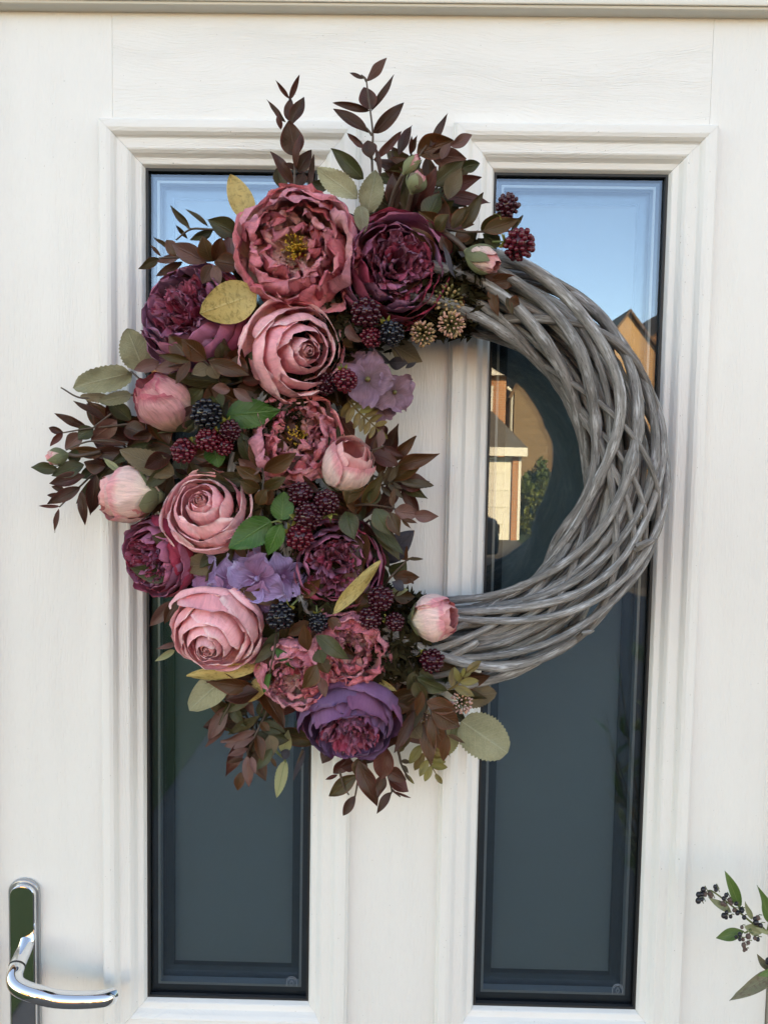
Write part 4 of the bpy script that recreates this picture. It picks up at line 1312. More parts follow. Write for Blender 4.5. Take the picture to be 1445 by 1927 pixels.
peony("plum peony right of the big faded peony, at the top of the willow ring", 742, 508, 0.098, 104, 0.22, -0.05, 0.3, 21)
peony("plum peony at upper left under the broad gold leaf", 365, 598, 0.088, 106, -0.40, 0.34, 1.0, 22)
peony("dark plum peony at the left edge below the two pink roses", 298, 1048, 0.085, 80, -0.50, -0.22, 2.0, 23, guard=.8)
peony("plum peony in the lower middle, right of the lilac hydrangea", 632, 1062, 0.088, 92, 0.10, 0.05, 0.7, 24)
peony("mauve plum peony hanging lowest, broad petals folded over its top", 658, 1352, 0.092, 95, -0.02, -0.72, 1.7, 25, guard=1.15, gm='violet')

dusty("largest faded crimson peony with golden stamens, at the top of the wreath", 560, 470, 0.115, 108, 0.02, -0.05, 0.2, 31)
dusty("faded crimson peony half hidden in the middle of the wreath", 556, 826, 0.092, 88, 0.25, 0.30, 1.2, 32, nin=14)
dusty("faded pink peony with one wide open side, right of the two black berries", 655, 1222, 0.106, 74, 0.20, -0.05, 2.0, 33, stamens=False, nin=14)
dusty("small crumpled crimson peony left of the lowest plum peony", 554, 1268, 0.104, 68, -0.15, -0.10, 3.0, 34, stamens=False, nin=14)

bud("deep pink closed rosebud at the left under the brown leaves", 352, 800, 0.085, 268, 712, 0.115, 108, 41, 'bud_deep', 0.22, open_=.05)
bud("pale pink closed rosebud left of the open rose, facing left", 298, 934, 0.085, 182, 930, 0.110, 104, 42, 'bud', 0.34, open_=.10)
bud("pink closed rosebud right of centre above the bramble berries", 632, 912, 0.085, 672, 838, 0.120, 104, 43, 'bud', 0.38, open_=.14)
bud("pink closed rosebud at the right end beside the grey willow", 776, 1166, 0.092, 858, 1160, 0.115, 90, 44, 'bud', 0.34, open_=.05)
bud("small half open rosebud on a brown stalk below the red berry", 879, 474, 0.110, 939, 503, 0.128, 50, 45, 'bud', 0.80, npet=5, open_=0.0, stem=[(860, 455, .108), (838, 438, .100), (822, 426, .09)], stem_r=.0026)
bud("tiny green rosebud sticking out at the far left", 128, 856, 0.070, 86, 864, 0.078, 34, 46, 'bud', 0.85, npet=4, open_=0.0, stem=[(150, 858, .07), (190, 850, .06)])
bud("tiny green unopened bud above the upper plum peony", 760, 326, 0.112, 790, 292, 0.118, 26, 47, 'sepal', 0.95, npet=4, open_=0.0, stem=[(742, 362, .10), (730, 405, .09)], stem_r=.0022)
bud("dried brown bud with curled sepals above the upper plum peony", 775, 362, 0.112, 792, 322, 0.120, 38, 48, 'taupe', 0.95, npet=4, open_=0.0, stem=[(768, 390, .10), (760, 420, .09)], stem_r=.0022)

hydrangea("dusky mauve hydrangea florets right of the upper rose", [(692, 714, .098, 50, -.05, .1), (742, 738, .092, 40, .35, -.15), (664, 692, .085, 34, -.3, .3), (720, 770, .080, 26, .2, -.5)], 'mauve', 51, M['wax_olive'])
hydrangea("lilac blue hydrangea head above the lowest rose", [(484, 1088, .118, 54, .05, -.25), (436, 1094, .110, 48, -.35, -.1), (532, 1085, .108, 48, .45, -.1), (396, 1086, .098, 42, -.8, .15), (478, 1124, .106, 44, .05, -.7), (500, 1052, .100, 38, .15, .5), (456, 1064, .096, 34, -.3, .6), (540, 1048, .092, 32, .4, .5)], 'lilac', 52, M['lilac'])

_b = [  # px, py, h, r, kind, facing, calyx direction, label
    (955, 388, .112, 23, 'dark', (.1, .2), (-.6, -.8), "wine red berry at the very top right, against the sky in the pane"),
    (977, 460, .118, 30, 'red', (.2, 0), (-1, .2), "largest wine red berry, right of the small rosebud"),
    (688, 588, .125, 29, 'dark', (-.1, .1), None, "glossy dark berry left of three under the upper plum peony"),
    (736, 627, .122, 25, 'black', (.2, -.1), (-.5, .9), "blackest of three berries under the upper plum peony"),
    (699, 635, .118, 21, 'red', (0, -.3), None, "small red berry between two dark berries under the upper plum peony"),
    (651, 716, .116, 23, 'red', (.1, 0), (-.3, .9), "red berry between the upper rose and the mauve hydrangea"),
    (614, 722, .104, 22, 'dark', (0, -.2), None, "dark berry tucked under the lower right of the upper rose"),
    (388, 778, .128, 29, 'black', (0, .1), None, "black berry right of the deep pink rosebud"),
    (434, 810, .124, 21, 'dark', (.3, .1), (-.5, .8), "dark red berry under the green leaf, rightmost of its four"),
    (393, 828, .122, 24, 'red', (-.1, .0), (.6, .7), "red berry above the open rose, between two others"),
    (421, 838, .116, 20, 'red', (.1, -.3), None, "small red berry above the green leaf tip by the rose"),
    (346, 848, .122, 25, 'red', (-.1, -.1), (.7, .8), "bright red berry above the pale rosebud"),
    (565, 930, .118, 25, 'dark', (-.1, .1), None, "dark berry topmost of the column beside the green leaves"),
    (614, 946, .120, 25, 'dark', (.1, .1), (.2, -.9), "dark berry under the pink rosebud right of centre"),
    (580, 972, .126, 27, 'dark', (0, 0), (-1, -.2), "shiny dark berry in the middle of the column beside the green leaves"),
    (564, 1010, .124, 27, 'red', (0, -.1), (-.9, .4), "red tinged berry lowest of the column above the lilac hydrangea"),
    (717, 1126, .118, 26, 'dark', (.1, .1), None, "dark berry at the end of the long gold leaf"),
    (697, 1163, .116, 23, 'dark', (-.1, -.1), None, "dark berry under the long gold leaf, left of a green calyx"),
    (743, 1170, .114, 19, 'dark', (.2, -.1), (-1, .2), "smallest dark berry beside the rosebud at the right end"),
    (528, 1160, .122, 27, 'black', (-.1, -.1), (.7, .7), "jet black berry right of the lowest rose"),
    (600, 1172, .120, 20, 'black', (0, -.1), (-.2, 1), "small jet black berry with green sepals above the brown leaf"),
    (812, 1243, .105, 24, 'dark', (.2, .1), (-.8, .6), "dark red berry by the lower end of the grey willow"),
]
for i, (px, py, h, r, k, f, cal, lab) in enumerate(_b):
    berry(lab, px, py, h, r, k, f[0], f[1], cal, i)

bud_cluster("round cluster of peach buds under the upper plum peony", 849, 610, .110, 27, .15, -.15, ['wax', 'wax', 'wax_tan'], 61)
bud_cluster("tan cluster of buds left of the peach cluster", 796, 628, .104, 26, -.1, -.35, ['wax_tan', 'wax', 'wax_tan'], 62)
bud_cluster("olive green spray of buds below the small rosebud", 842, 565, .098, 32, .1, .1, ['wax_olive', 'wax_olive', 'wax_tan'], 63, n=50)
bud_cluster("dull rosy cluster half hidden behind brown leaves at the ring's top", 882, 555, .086, 24, .3, -.2, ['wax_olive', 'wax_pink'], 64, n=44)
bud_cluster("rosy white tipped bud cluster at lower right beside the grey leaves", 868, 1322, .100, 23, .15, .0, ['wax_pink', 'wax'], 65)
bud_cluster("small grey pink cluster behind the brown leaves at lower right", 804, 1352, .072, 16, .1, .0, ['wax_pink', 'wax_tan'], 66, n=36)
# ------------------------------------------------------------------ leaf sprigs and single leaves
R0 = dict(roll=0.1)
sprig("leaf_sprig", "upright burgundy leaf sprig at top, left of the tallest one", 'A', .050, .085,
      [[(235, 980), (245, 800), (240, 660), (218, 420), (213, 300)]],
      [(440, 880, 352, 830, 80, 'olive'), (180, 885, 138, 740, 88, 'olive'), (245, 850, 95, 640, 66), (285, 865, 290, 765, 85), (330, 865, 365, 660, 36), (265, 770, 350, 630, 85), (262, 750, 180, 715, 34),
       (160, 505, 148, 400, 34), (190, 460, 72, 318, 34), (205, 450, 222, 312, 62), (225, 480, 303, 303, 78), (212, 312, 128, 200, 26), (215, 318, 275, 165, 36), (248, 670, 205, 450, 145, None, dict(roll=.1, fold=.1)), (248, 745, 285, 525, 44)], 'burgundy')
sprig("leaf_sprig", "tallest upright burgundy sprig in front of the door's top rail", 'A', .055, .095,
      [[(740, 1080), (722, 690), (728, 540), (712, 390), (688, 205)], [(722, 690), (672, 600)], [(722, 540), (690, 495)], [(688, 205), (676, 185), (655, 168)]],
      [(688, 208, 815, 60, 62, 'mauve_leaf'), (672, 190, 583, 153, 24), (718, 392, 860, 165, 40), (708, 388, 478, 340, 46), (714, 385, 672, 242, 108, None, R0), (700, 525, 483, 376, 72), (732, 528, 920, 338, 82),
       (680, 615, 568, 526, 40), (732, 692, 905, 516, 48), (716, 684, 694, 572, 94, None, R0), (770, 800, 745, 610, 36), (672, 812, 468, 622, 98, 'olive', R0)], 'burgundy')
sprig("leaf_sprig", "bushy burgundy and green sprig above the upper plum peony", 'A', .040, .100,
      [[(860, 1150), (940, 900), (1000, 700), (1060, 600)], [(940, 900), (1100, 800), (1250, 720)], [(900, 1000), (1100, 1120), (1300, 1130)]],
      [(1000, 1000, 800, 900, 110, 'olive'), (1050, 960, 880, 1060, 120), (1100, 1000, 1180, 850, 120, 'olive'), (1000, 920, 1130, 1040, 120, 'brown'), (880, 1000, 790, 880, 100), (1180, 960, 1220, 1100, 110, 'olive'), (1020, 850, 860, 760, 100),
       (785, 840, 990, 660, 100, 'olive'), (885, 668, 970, 478, 60), (962, 665, 968, 540, 28), (975, 645, 1003, 538, 36), (1000, 652, 1225, 570, 150, 'brown'), (1090, 665, 1305, 685, 120, 'mauve_leaf'), (1078, 612, 1190, 405, 50),
       (1205, 606, 1340, 538, 70, 'mauve_leaf'), (1150, 690, 1205, 588, 56, 'mauve_leaf'), (1095, 850, 1290, 700, 110, 'olive'), (1282, 742, 1388, 712, 74, 'olive'), (870, 860, 1060, 880, 110, 'mauve_leaf'), (1190, 935, 1275, 740, 105, 'taupe'),
       (1060, 1080, 1140, 900, 120, 'olive'), (1140, 1110, 1010, 1010, 100, 'brown'), (1215, 1115, 1330, 978, 84, 'brown'), (1278, 1118, 1410, 893, 78, 'olive', R0), (1120, 1130, 1200, 1030, 90, 'brown')], 'burgundy')
sprig("rose_leaf_sprig", "three grey serrated rose leaves above the largest peony", 'A', .095, .118, [[(730, 1080, .09), (660, 960), (640, 920)], [(700, 1020), (650, 980)]],
      [(632, 935, 382, 740, 150, None, dict(roll=.05, serr=13)), (703, 1022, 742, 755, 158, None, dict(roll=-.05, serr=13)), (650, 975, 672, 1146, 98, None, dict(serr=10, roll=.1))], 'grey', shape=(.82, .75), cat="leaf sprig", wave=.03)
sprig("slate_leaf", "slate purple leaf between the two top peonies", 'A', .080, .090, [], [(525, 1020, 660, 1195, 130, None, R0)], 'slate', cat="leaf", group="single leaves")
sprig("leaf_sprig", "brown leaf sprig at upper left across the blue pane", 'B', .060, .112,
      [[(800, 560), (560, 548), (430, 548), (330, 620)], [(800, 700), (560, 760), (350, 740), (215, 742)], [(430, 548), (400, 525)]],
      [(330, 700, 178, 603, 30), (230, 732, 150, 648, 24), (408, 612, 330, 518, 30), (582, 556, 425, 622, 62, 'olive'), (215, 745, 78, 818, 66, 'brown'), (355, 735, 200, 768, 56, 'mauve_leaf'), (375, 768, 195, 866, 60), (460, 800, 275, 868, 44), (480, 825, 340, 858, 54),
       (425, 540, 293, 383, 46), (550, 532, 398, 410, 34), (755, 585, 546, 482, 140, 'olive', R0), (340, 725, 268, 618, 84), (775, 800, 735, 688, 60), (560, 900, 560, 780, 90, 'burgundy'),
       (700, 760, 690, 600, 110, 'mauve_leaf'), (540, 772, 303, 645, 130, 'mauve_leaf'), (575, 765, 508, 592, 108), (588, 765, 642, 603, 104), (590, 772, 778, 800, 130), (575, 790, 508, 918, 98), (590, 790, 628, 938, 80, 'mauve_leaf')], 'brown')
sprig("gold_leaf", "upright dull gold leaf left of the largest peony", 'B', .085, .090, [], [(850, 520, 698, 175, 165, None, dict(roll=.05, dh=.004, arch=.05, fold=.05))], 'gold', shape=(.95, .72), cat="leaf", group="gold leaves")
sprig("gold_leaf", "broad blotched gold leaf lying over the upper left plum peony", 'B', .128, .130, [], [(880, 985, 493, 1120, 275, None, dict(roll=0, dh=.008, arch=.03, fold=.06))], 'gold', shape=(.82, .62), cat="leaf", group="gold leaves")
sprig("gold_leaf", "long narrow gold leaf below the lower middle plum peony", 'E', .122, .124, [], [(700, 1502, 1022, 1158, 92, None, dict(roll=-.1, dh=.01, fold=.3, wave=.03))], 'gold', shape=(.95, .65), cat="leaf", group="gold leaves")
sprig("gold_leaf", "gold leaf lying flat under the lowest rose", 'H', .092, .094, [], [(890, 60, 160, 165, 150, None, dict(roll=-.45, dh=.01, fold=.1))], 'gold', shape=(.95, .6), cat="leaf", group="gold leaves")
sprig("gold_leaf", "spotted gold leaf hanging left of the small crumpled peony", 'H', .085, .088, [], [(930, 170, 760, 418, 165, None, dict(roll=.1, fold=.1))], 'gold', shape=(.9, .75), cat="leaf", group="gold leaves")
sprig("gold_leaf", "small gold leaf behind the right shoulder of the lowest plum peony", 'G', .075, .078, [], [(610, 615, 770, 695, 46, None, dict(roll=.1))], 'gold', shape=(.95, .6), cat="leaf", group="gold leaves")

sprig("leaf_sprig", "broad brown leaf spray over the deep pink rosebud", 'D', .098, .136,
      [[(1320, 560, .08), (1160, 300), (1050, 265), (900, 300)], [(1300, 500, .085), (1240, 420)]],
      [(1300, 400, 880, 360, 120, 'olive'), (1180, 475, 1240, 562, 92, 'olive'), (1330, 520, 1430, 600, 110, 'olive'), (1120, 442, 932, 582, 118, 'olive', R0), (935, 538, 788, 618, 84, 'olive', R0), (1052, 542, 940, 625, 52, 'mauve_leaf'),
       (842, 272, 678, 325, 84, 'mauve_leaf', R0), (1005, 300, 810, 322, 78, 'mauve_leaf'), (1300, 275, 1365, 190, 112), (1235, 275, 1232, 148, 110, 'olive'), (1150, 262, 1190, 118, 140, 'olive'), (1290, 262, 1405, 340, 100),
       (1150, 300, 1045, 350, 90, 'taupe'), (1165, 285, 1215, 380, 100, 'taupe'), (1140, 258, 978, 128, 128), (1045, 268, 902, 100, 120), (1035, 268, 832, 228, 62), (1150, 265, 1412, 358, 104, None, R0), (1035, 268, 945, 412, 60),
       (1290, 448, 1170, 440, 68, 'mauve_leaf'), (1310, 440, 1432, 525, 70, 'mauve_leaf')], 'brown')
sprig("felted_leaf_sprig", "grey felted leaves reaching left beside the deep pink rosebud", 'D', .055, .075, [[(760, 420), (660, 330)], [(690, 480), (520, 490), (345, 500), (220, 435)], [(760, 350), (720, 290)]],
      [(668, 335, 300, 438, 172, None, dict(roll=.05, serr=12, fold=.08)), (740, 320, 640, 60, 215, None, dict(roll=0, serr=13, fold=.06)), (520, 492, 342, 488, 62, 'taupe', dict(serr=9)), (662, 478, 452, 520, 84, None, dict(serr=10))], 'grey', shape=(.80, .55), wave=.03)
sprig("leaf_sprig", "dark burgundy spray fanning out at the far left", 'D', .030, .080,
      [[(800, 800, .05), (600, 780), (400, 775), (250, 830)], [(700, 660, .05), (520, 680), (400, 692), (235, 720)], [(620, 930, .05), (460, 960), (345, 1055), (210, 1190)], [(540, 600), (460, 660), (420, 690)]],
      [(700, 620, 540, 700, 120, 'olive'), (760, 760, 600, 690, 120), (660, 760, 480, 700, 110), (560, 820, 420, 760, 100), (640, 880, 470, 830, 100, 'olive'), (560, 900, 420, 880, 90),
       (665, 642, 515, 520, 104, 'olive', R0), (522, 662, 297, 518, 52), (395, 692, 178, 598, 58), (238, 720, 143, 690, 46), (232, 722, 150, 806, 42), (362, 728, 246, 822, 96, 'mauve_leaf'), (425, 690, 328, 765, 92, 'olive'), (575, 645, 410, 765, 112, 'mauve_leaf'),
       (622, 690, 800, 755, 120), (645, 800, 395, 772, 48), (700, 842, 390, 850, 96), (485, 852, 272, 825, 80, 'brown'), (345, 885, 250, 858, 92, 'olive'), (505, 932, 365, 905, 92), (205, 952, 30, 938, 78, 'olive', R0),
       (365, 920, 160, 992, 104, 'olive'), (372, 992, 145, 1042, 90), (240, 1082, 160, 1060, 40), (240, 1120, 132, 1115, 40), (345, 1062, 133, 1172, 82), (348, 1085, 372, 1305, 62), (442, 985, 405, 1242, 102), (210, 1185, 78, 1183, 24), (206, 1200, 182, 1352, 32)], 'burgundy')
sprig("serrated_leaf", "dry brown grey serrated leaf above the pale rosebud", 'D', .092, .096, [], [(935, 985, 590, 828, 165, 'taupe', dict(serr=13, roll=.1, fold=.12))], 'taupe', shape=(.82, .65), cat="leaf", group="single leaves", wave=.03)
sprig("olive_leaf", "small olive leaf sticking up from the pale rosebud", 'D', .100, .104, [], [(592, 965, 487, 880, 44, 'pale')], 'pale', cat="leaf", group="single leaves")

sprig("leaf_sprig", "upright brown leaf spray between the left rose and the middle peony", 'E', .098, .136,
      [[(230, 850, .085), (250, 740), (262, 620), (240, 480)]],
      [(200, 840, 185, 740, 90), (150, 835, 222, 850, 70), (235, 745, 345, 712, 100), (280, 790, 320, 690, 70), (330, 470, 382, 355, 80), (262, 570, 186, 370, 124, None, R0), (215, 600, 100, 490, 80, 'mauve_leaf'), (250, 640, 78, 540, 92), (265, 575, 475, 455, 118), (245, 560, 140, 585, 54, 'mauve_leaf'),
       (240, 690, 112, 632, 98), (262, 682, 408, 614, 84), (225, 790, 280, 690, 90)], 'brown')
sprig("bramble_leaf", "bright green serrated leaf above the four berries", 'E', .112, .114, [[(-10, 230, .10), (40, 210)]], [(20, 215, 370, 178, 205, None, dict(roll=.05, serr=15, fold=.1, dh=.006))], 'green', shape=(.78, .75), cat="leaf", group="bright green leaves")
sprig("bramble_leaf_sprig", "three bright green serrated leaves beside the berry column", 'E', .122, .136, [[(420, 860, .11), (350, 895), (310, 905)], [(350, 895), (380, 905)]],
      [(378, 892, 392, 705, 158, None, dict(roll=.0, serr=13, fold=.15)), (312, 898, 32, 1075, 205, None, dict(roll=.05, serr=15, fold=.15)), (378, 912, 290, 1115, 128, None, dict(roll=.1, serr=12, fold=.15))], 'green', shape=(.78, .75), group="bright green leaves", stem_mat='stem_green')
sprig("bramble_leaf", "green leaf tip just above the left open rose", 'D', .100, .102, [], [(1190, 800, 1215, 940, 140, 'green', dict(serr=11))], 'green', shape=(.8, .7), cat="leaf", group="bright green leaves")
sprig("leaf_sprig", "brown leaf sprig reaching right from under the rosebud over the door mullion", 'E', .075, .130,
      [[(760, 830, .07), (900, 790), (1100, 815), (1250, 870)], [(880, 440, .07), (960, 440), (1040, 410)], [(1100, 815), (1105, 700)]],
      [(860, 800, 900, 900, 90, 'olive'), (930, 800, 1010, 700, 90), (930, 445, 1042, 272, 108, 'burgundy'), (1038, 412, 1172, 482, 46, 'burgundy'), (950, 465, 1135, 530, 108, 'burgundy'), (905, 432, 885, 378, 40), (1000, 420, 1030, 300, 60, 'mauve_leaf'),
       (905, 790, 1030, 600, 100), (960, 792, 1000, 660, 92, 'olive'), (800, 792, 876, 545, 136, None, R0), (790, 832, 850, 1015, 136, 'olive', R0), (980, 815, 1080, 985, 130, 'olive', R0), (1075, 838, 1145, 992, 100), (1105, 830, 1275, 850, 112, 'mauve_leaf', R0), (1235, 862, 1394, 866, 84, 'mauve_leaf', R0), (1092, 800, 1108, 678, 40), (1155, 880, 1215, 945, 22), (1165, 885, 1255, 912, 26)], 'brown')
sprig("slate_leaf", "pointed slate leaf at the right of the lower middle plum peony", 'E', .055, .060, [], [(1010, 1160, 1236, 958, 165, None, R0)], 'slate', cat="leaf", group="single leaves")
sprig("leaf_sprig", "olive brown leaf sprig over the mullion above the right end rosebud", 'E', .060, .100, [[(1000, 1400, .05), (1060, 1290), (1120, 1220), (1185, 1150), (1190, 1100)], [(1185, 1150), (1230, 1130)]],
      [(1040, 1320, 1000, 1160, 100, 'olive'), (1085, 1250, 1185, 1152, 110, 'olive'), (1100, 1262, 1272, 1258, 92), (1195, 1262, 1232, 1305, 30), (1080, 1360, 1200, 1340, 60, 'pale'), (1100, 1385, 1242, 1388, 92), (1170, 1340, 1090, 1290, 70, 'slate'), (1182, 1152, 1190, 1055, 22), (1190, 1140, 1296, 1142, 24)], 'brown')

sprig("leaf_sprig", "green and brown leaves over the two crumpled peonies at the bottom", 'G', .105, .140, [[(330, 370, .10), (330, 480), (330, 560)], [(120, 360, .10), (105, 470), (80, 600)], [(420, 320, .10), (380, 400)]],
      [(130, 370, 28, 525, 70, 'olive'), (112, 440, -5, 545, 60, 'olive'), (105, 470, 90, 640, 90), (112, 462, 218, 582, 56, 'green'), (85, 600, 48, 705, 46, 'green'), (300, 320, 180, 390, 70), (400, 300, 470, 375, 64), (290, 475, 268, 325, 72), (350, 520, 400, 600, 80), (340, 470, 372, 545, 86, 'olive'),
       (330, 392, 512, 522, 92, 'olive', R0), (335, 550, 252, 685, 92), (355, 620, 382, 728, 56, 'mauve_leaf')], 'brown')
sprig("leaf_sprig", "long olive green leaf chain running down beside the willow ring's lower end", 'G', .070, .125,
      [[(690, 330, .07), (780, 450), (860, 570), (910, 690), (960, 800), (1000, 930)], [(960, 800), (970, 900)], [(1030, 880), (1040, 940)]],
      [(750, 540, 772, 690, 96, 'brown'), (870, 730, 820, 850, 60, 'brown'), (690, 340, 740, 480, 70, 'olive'), (740, 380, 905, 412, 96, 'olive'), (720, 440, 780, 580, 64, 'olive'), (765, 440, 882, 530, 96, 'olive'), (800, 560, 782, 600, 80), (880, 570, 780, 565, 72, 'olive'), (858, 565, 985, 650, 76, 'olive'), (870, 590, 826, 690, 66, 'olive'), (880, 620, 1045, 692, 76, 'olive'), (876, 640, 920, 750, 84, 'olive'),
       (900, 690, 880, 830, 56, 'brown'), (930, 752, 1098, 800, 92, 'brown', R0), (958, 800, 1112, 888, 122, 'brown', R0), (958, 830, 974, 1012, 52, 'brown'), (1042, 932, 1022, 1078, 60, 'brown'), (1045, 930, 1146, 980, 24, 'brown')], 'olive')
sprig("velvet_leaf", "taupe velvet leaf right of the lowest plum peony", 'G', .072, .075, [], [(800, 830, 905, 950, 120, None, dict(roll=0, fold=.05))], 'taupe', shape=(.75, .6), cat="leaf", group="single leaves")
sprig("velvet_leaf", "dark mauve leaf below the taupe velvet leaf", 'G', .060, .063, [], [(790, 930, 1000, 965, 70, None, R0)], 'mauve_leaf', shape=(.85, .6), cat="leaf", group="single leaves")
sprig("felted_leaf", "largest grey felted round leaf at lower right over the pane", 'G', .060, .066, [], [(1120, 860, 1372, 1032, 250, None, dict(roll=0, serr=15, fold=.05, dh=.004))], 'grey', shape=(.85, .5), cat="leaf", group="grey felted leaves", wave=.02)
sprig("felted_leaf", "grey felted leaf above the largest felted leaf at lower right", 'G', .052, .056, [], [(1110, 730, 1312, 705, 140, 'taupe', dict(roll=0, serr=12, fold=.05))], 'grey', shape=(.8, .5), cat="leaf", group="grey felted leaves", wave=.02)
sprig("felted_leaf", "pale felted leaf behind the brown leaf tips at lower right", 'G', .048, .050, [], [(1080, 860, 1030, 1045, 120, 'pale', dict(roll=0, serr=12, fold=.05))], 'pale', shape=(.8, .6), cat="leaf", group="grey felted leaves")
sprig("felted_leaf", "pale felted leaf hanging below the gold leaf under the lowest rose", 'H', .088, .090, [], [(560, 150, 190, 500, 300, None, dict(roll=0, fold=.1, dh=.0))], 'grey', shape=(.72, .5), cat="leaf", group="grey felted leaves", wave=.02)
sprig("felted_leaf", "grey felted leaf between the left open rose and the lilac hydrangea", 'F', .092, .096, [], [(900, 380, 585, 430, 190, 'taupe', dict(roll=0, serr=12, fold=.08))], 'grey', shape=(.85, .55), cat="leaf", group="grey felted leaves", wave=.02)
sprig("leaf_sprig", "mauve leaf pair hanging left under the dark plum peony", 'F', .060, .070, [[(560, 660, .05), (500, 700)]],
      [(540, 680, 325, 880, 110, 'mauve_leaf'), (520, 690, 440, 860, 90, 'brown'), (560, 1000, 378, 1050, 44, 'mauve_leaf'), (520, 1060, 370, 1142, 52, 'pale')], 'mauve_leaf')
sprig("leaf_sprig", "green and mauve leaf sprig hanging at the bottom left", 'H', .050, .095,
      [[(860, 130, .07), (660, 290), (575, 460), (480, 640)], [(960, 480, .06), (850, 700), (760, 900), (720, 1120)], [(850, 260), (640, 300)]],
      [(800, 280, 520, 330, 130), (640, 300, 580, 460, 80, 'brown'), (700, 330, 820, 570, 84, 'mauve_leaf'), (640, 420, 750, 545, 80, 'brown'), (900, 400, 930, 600, 130, 'olive'), (540, 640, 338, 860, 70, 'mauve_leaf'), (560, 465, 372, 785, 150, 'mauve_leaf'), (568, 470, 470, 750, 70, 'olive'), (590, 460, 745, 660, 110, 'olive'),
       (870, 560, 560, 735, 104, 'olive'), (620, 730, 540, 665, 30, 'olive'), (840, 700, 490, 805, 76, 'mauve_leaf'), (830, 760, 530, 850, 130, 'mauve_leaf', dict(roll=.4)), (760, 870, 560, 940, 70, 'mauve_leaf'), (720, 970, 540, 1010, 46, 'brown'),
       (880, 620, 970, 700, 80, 'brown'), (960, 740, 1000, 940, 150, 'taupe'), (990, 870, 840, 1080, 110, 'olive'), (840, 740, 900, 990, 110, 'brown'), (980, 960, 1035, 1050, 40, 'brown'), (750, 940, 770, 1250, 110, 'mauve_leaf', R0), (790, 950, 830, 1120, 70, 'mauve_leaf'), (690, 1100, 660, 1278, 104, 'brown', R0)], 'olive')
sprig("leaf_sprig", "pale green two leaf sprig hanging below the small crumpled peony", 'H', .050, .062, [[(1020, 570, .05), (1020, 860), (1110, 970), (1130, 1060)], [(1015, 760), (1120, 800)]],
      [(1100, 920, 1150, 690, 125, None, dict(roll=.1)), (1125, 985, 1035, 1350, 130, None, dict(roll=.1, serr=11)), (1150, 880, 1100, 980, 100, 'slate')], 'pale', stem_mat='stem_green', stem_r=.0018)
sprig("slate_leaf", "thin dark leaf shred left of the door mullion near the bottom", 'H', .045, .05, [[(1290, 880), (1220, 1060), (1200, 1175)]], [(1310, 890, 1195, 1175, 60)], 'slate', cat="leaf", group="single leaves")
sprig("leaf_sprig", "burgundy leaf sprig hanging below the lowest plum peony", 'G', .045, .085,
      [[(600, 980, .05), (570, 1120), (545, 1260), (530, 1300)], [(700, 1000, .05), (720, 1140), (742, 1230), (735, 1260)], [(460, 1130), (480, 1210), (510, 1260)], [(742, 1230), (790, 1270)]],
      [(420, 1000, 365, 1090, 80), (640, 1000, 600, 1090, 90), (520, 1050, 425, 1142, 74), (540, 1090, 468, 1112, 66), (580, 1050, 560, 1170, 90, 'brown'), (450, 1150, 382, 1177, 22), (560, 1150, 402, 1265, 88, 'brown'), (565, 1070, 664, 1322, 104, None, R0), (545, 1265, 478, 1373, 56), (700, 1150, 668, 1274, 64), (720, 1005, 684, 1175, 116, None, R0),
       (728, 1130, 822, 1178, 90), (724, 1175, 834, 1242, 90), (740, 1245, 662, 1362, 50), (745, 1240, 848, 1276, 14)], 'burgundy')

def fern(label, crop, h, axis, pinnae, mat, w, seed, serr=0):
    """A fern frond: a rib with pointed leaflets, each a part."""
    ox, oy, s = CROPS[crop]
    pts = smooth_path([P(ox + x / s, oy + y / s, h) for x, y in axis], 30)
    o = thing("fern_frond", label, "fern frond", Vector(pts[0]), "fern fronds")
    tube("rib", pts - np.array(o.location), np.linspace(.0013, .0005, 30), M[mat], o, 6)
    rs = random.Random(seed)
    for (t, side, length, ang) in pinnae:
        i = min(28, int(t * 29))
        d = pts[i + 1] - pts[i]; d /= np.linalg.norm(d)
        v = np.array(CAM) - pts[i]; v /= np.linalg.norm(v)
        e = np.cross(v, d) * side
        dr = d * math.cos(ang) + e * math.sin(ang)
        T = pts[i] + dr * length + v * rs.uniform(-.003, .005)
        leaf(o, np.array(o.location), pts[i], T, w * length, mat, "leaflet", serr=serr, roll=rs.uniform(-.3, .3), shape=(.9, .7), nv=9, nu=5)
    return o
fern("brown fern tip pointing right over the mullion beside the rosebud", 'E', .080, [(940, 690), (1040, 660), (1140, 640), (1230, 645)], [(.25, 1, .022, 1.2), (.35, 1, .024, 1.0), (.45, 1, .022, .9), (.3, -1, .018, 1.1), (.42, -1, .022, 1.0), (.55, -1, .012, .8), (.72, 1, .034, -.15), (.05, 1, .026, 1.3)], 'fern_dark', .30, 1, serr=9)
fern("golden glassy fern piece under the mauve hydrangea", 'C', .088, [(130, 1420), (200, 1500), (280, 1570), (345, 1640)], [(t, s_, .020 - .008 * t, 1.15) for t in (.05, .2, .35, .5, .65, .8) for s_ in (1, -1)] + [(.9, 1, .014, .1)], 'fern', .42, 2)
fern("golden fern piece at lower right below the brown leaves", 'I', .055, [(400, 1210), (440, 1320), (500, 1440), (590, 1590)], [(t, s_, .026 - .010 * t, .95) for t in (.1, .32, .52, .72) for s_ in (1, -1)] + [(.88, 1, .014, .0)], 'fern', .42, 3)
fern("small golden fern tip at the lower end of the willow ring", 'I', .104, [(690, 660), (790, 590), (850, 500), (1000, 395)], [(.15, 1, .020, 1.0), (.2, -1, .022, 1.0), (.4, -1, .020, .9), (.4, 1, .016, .9), (.6, 1, .010, .4), (.62, -1, .010, .5), (.75, 1, .020, .05)], 'fern', .40, 4)
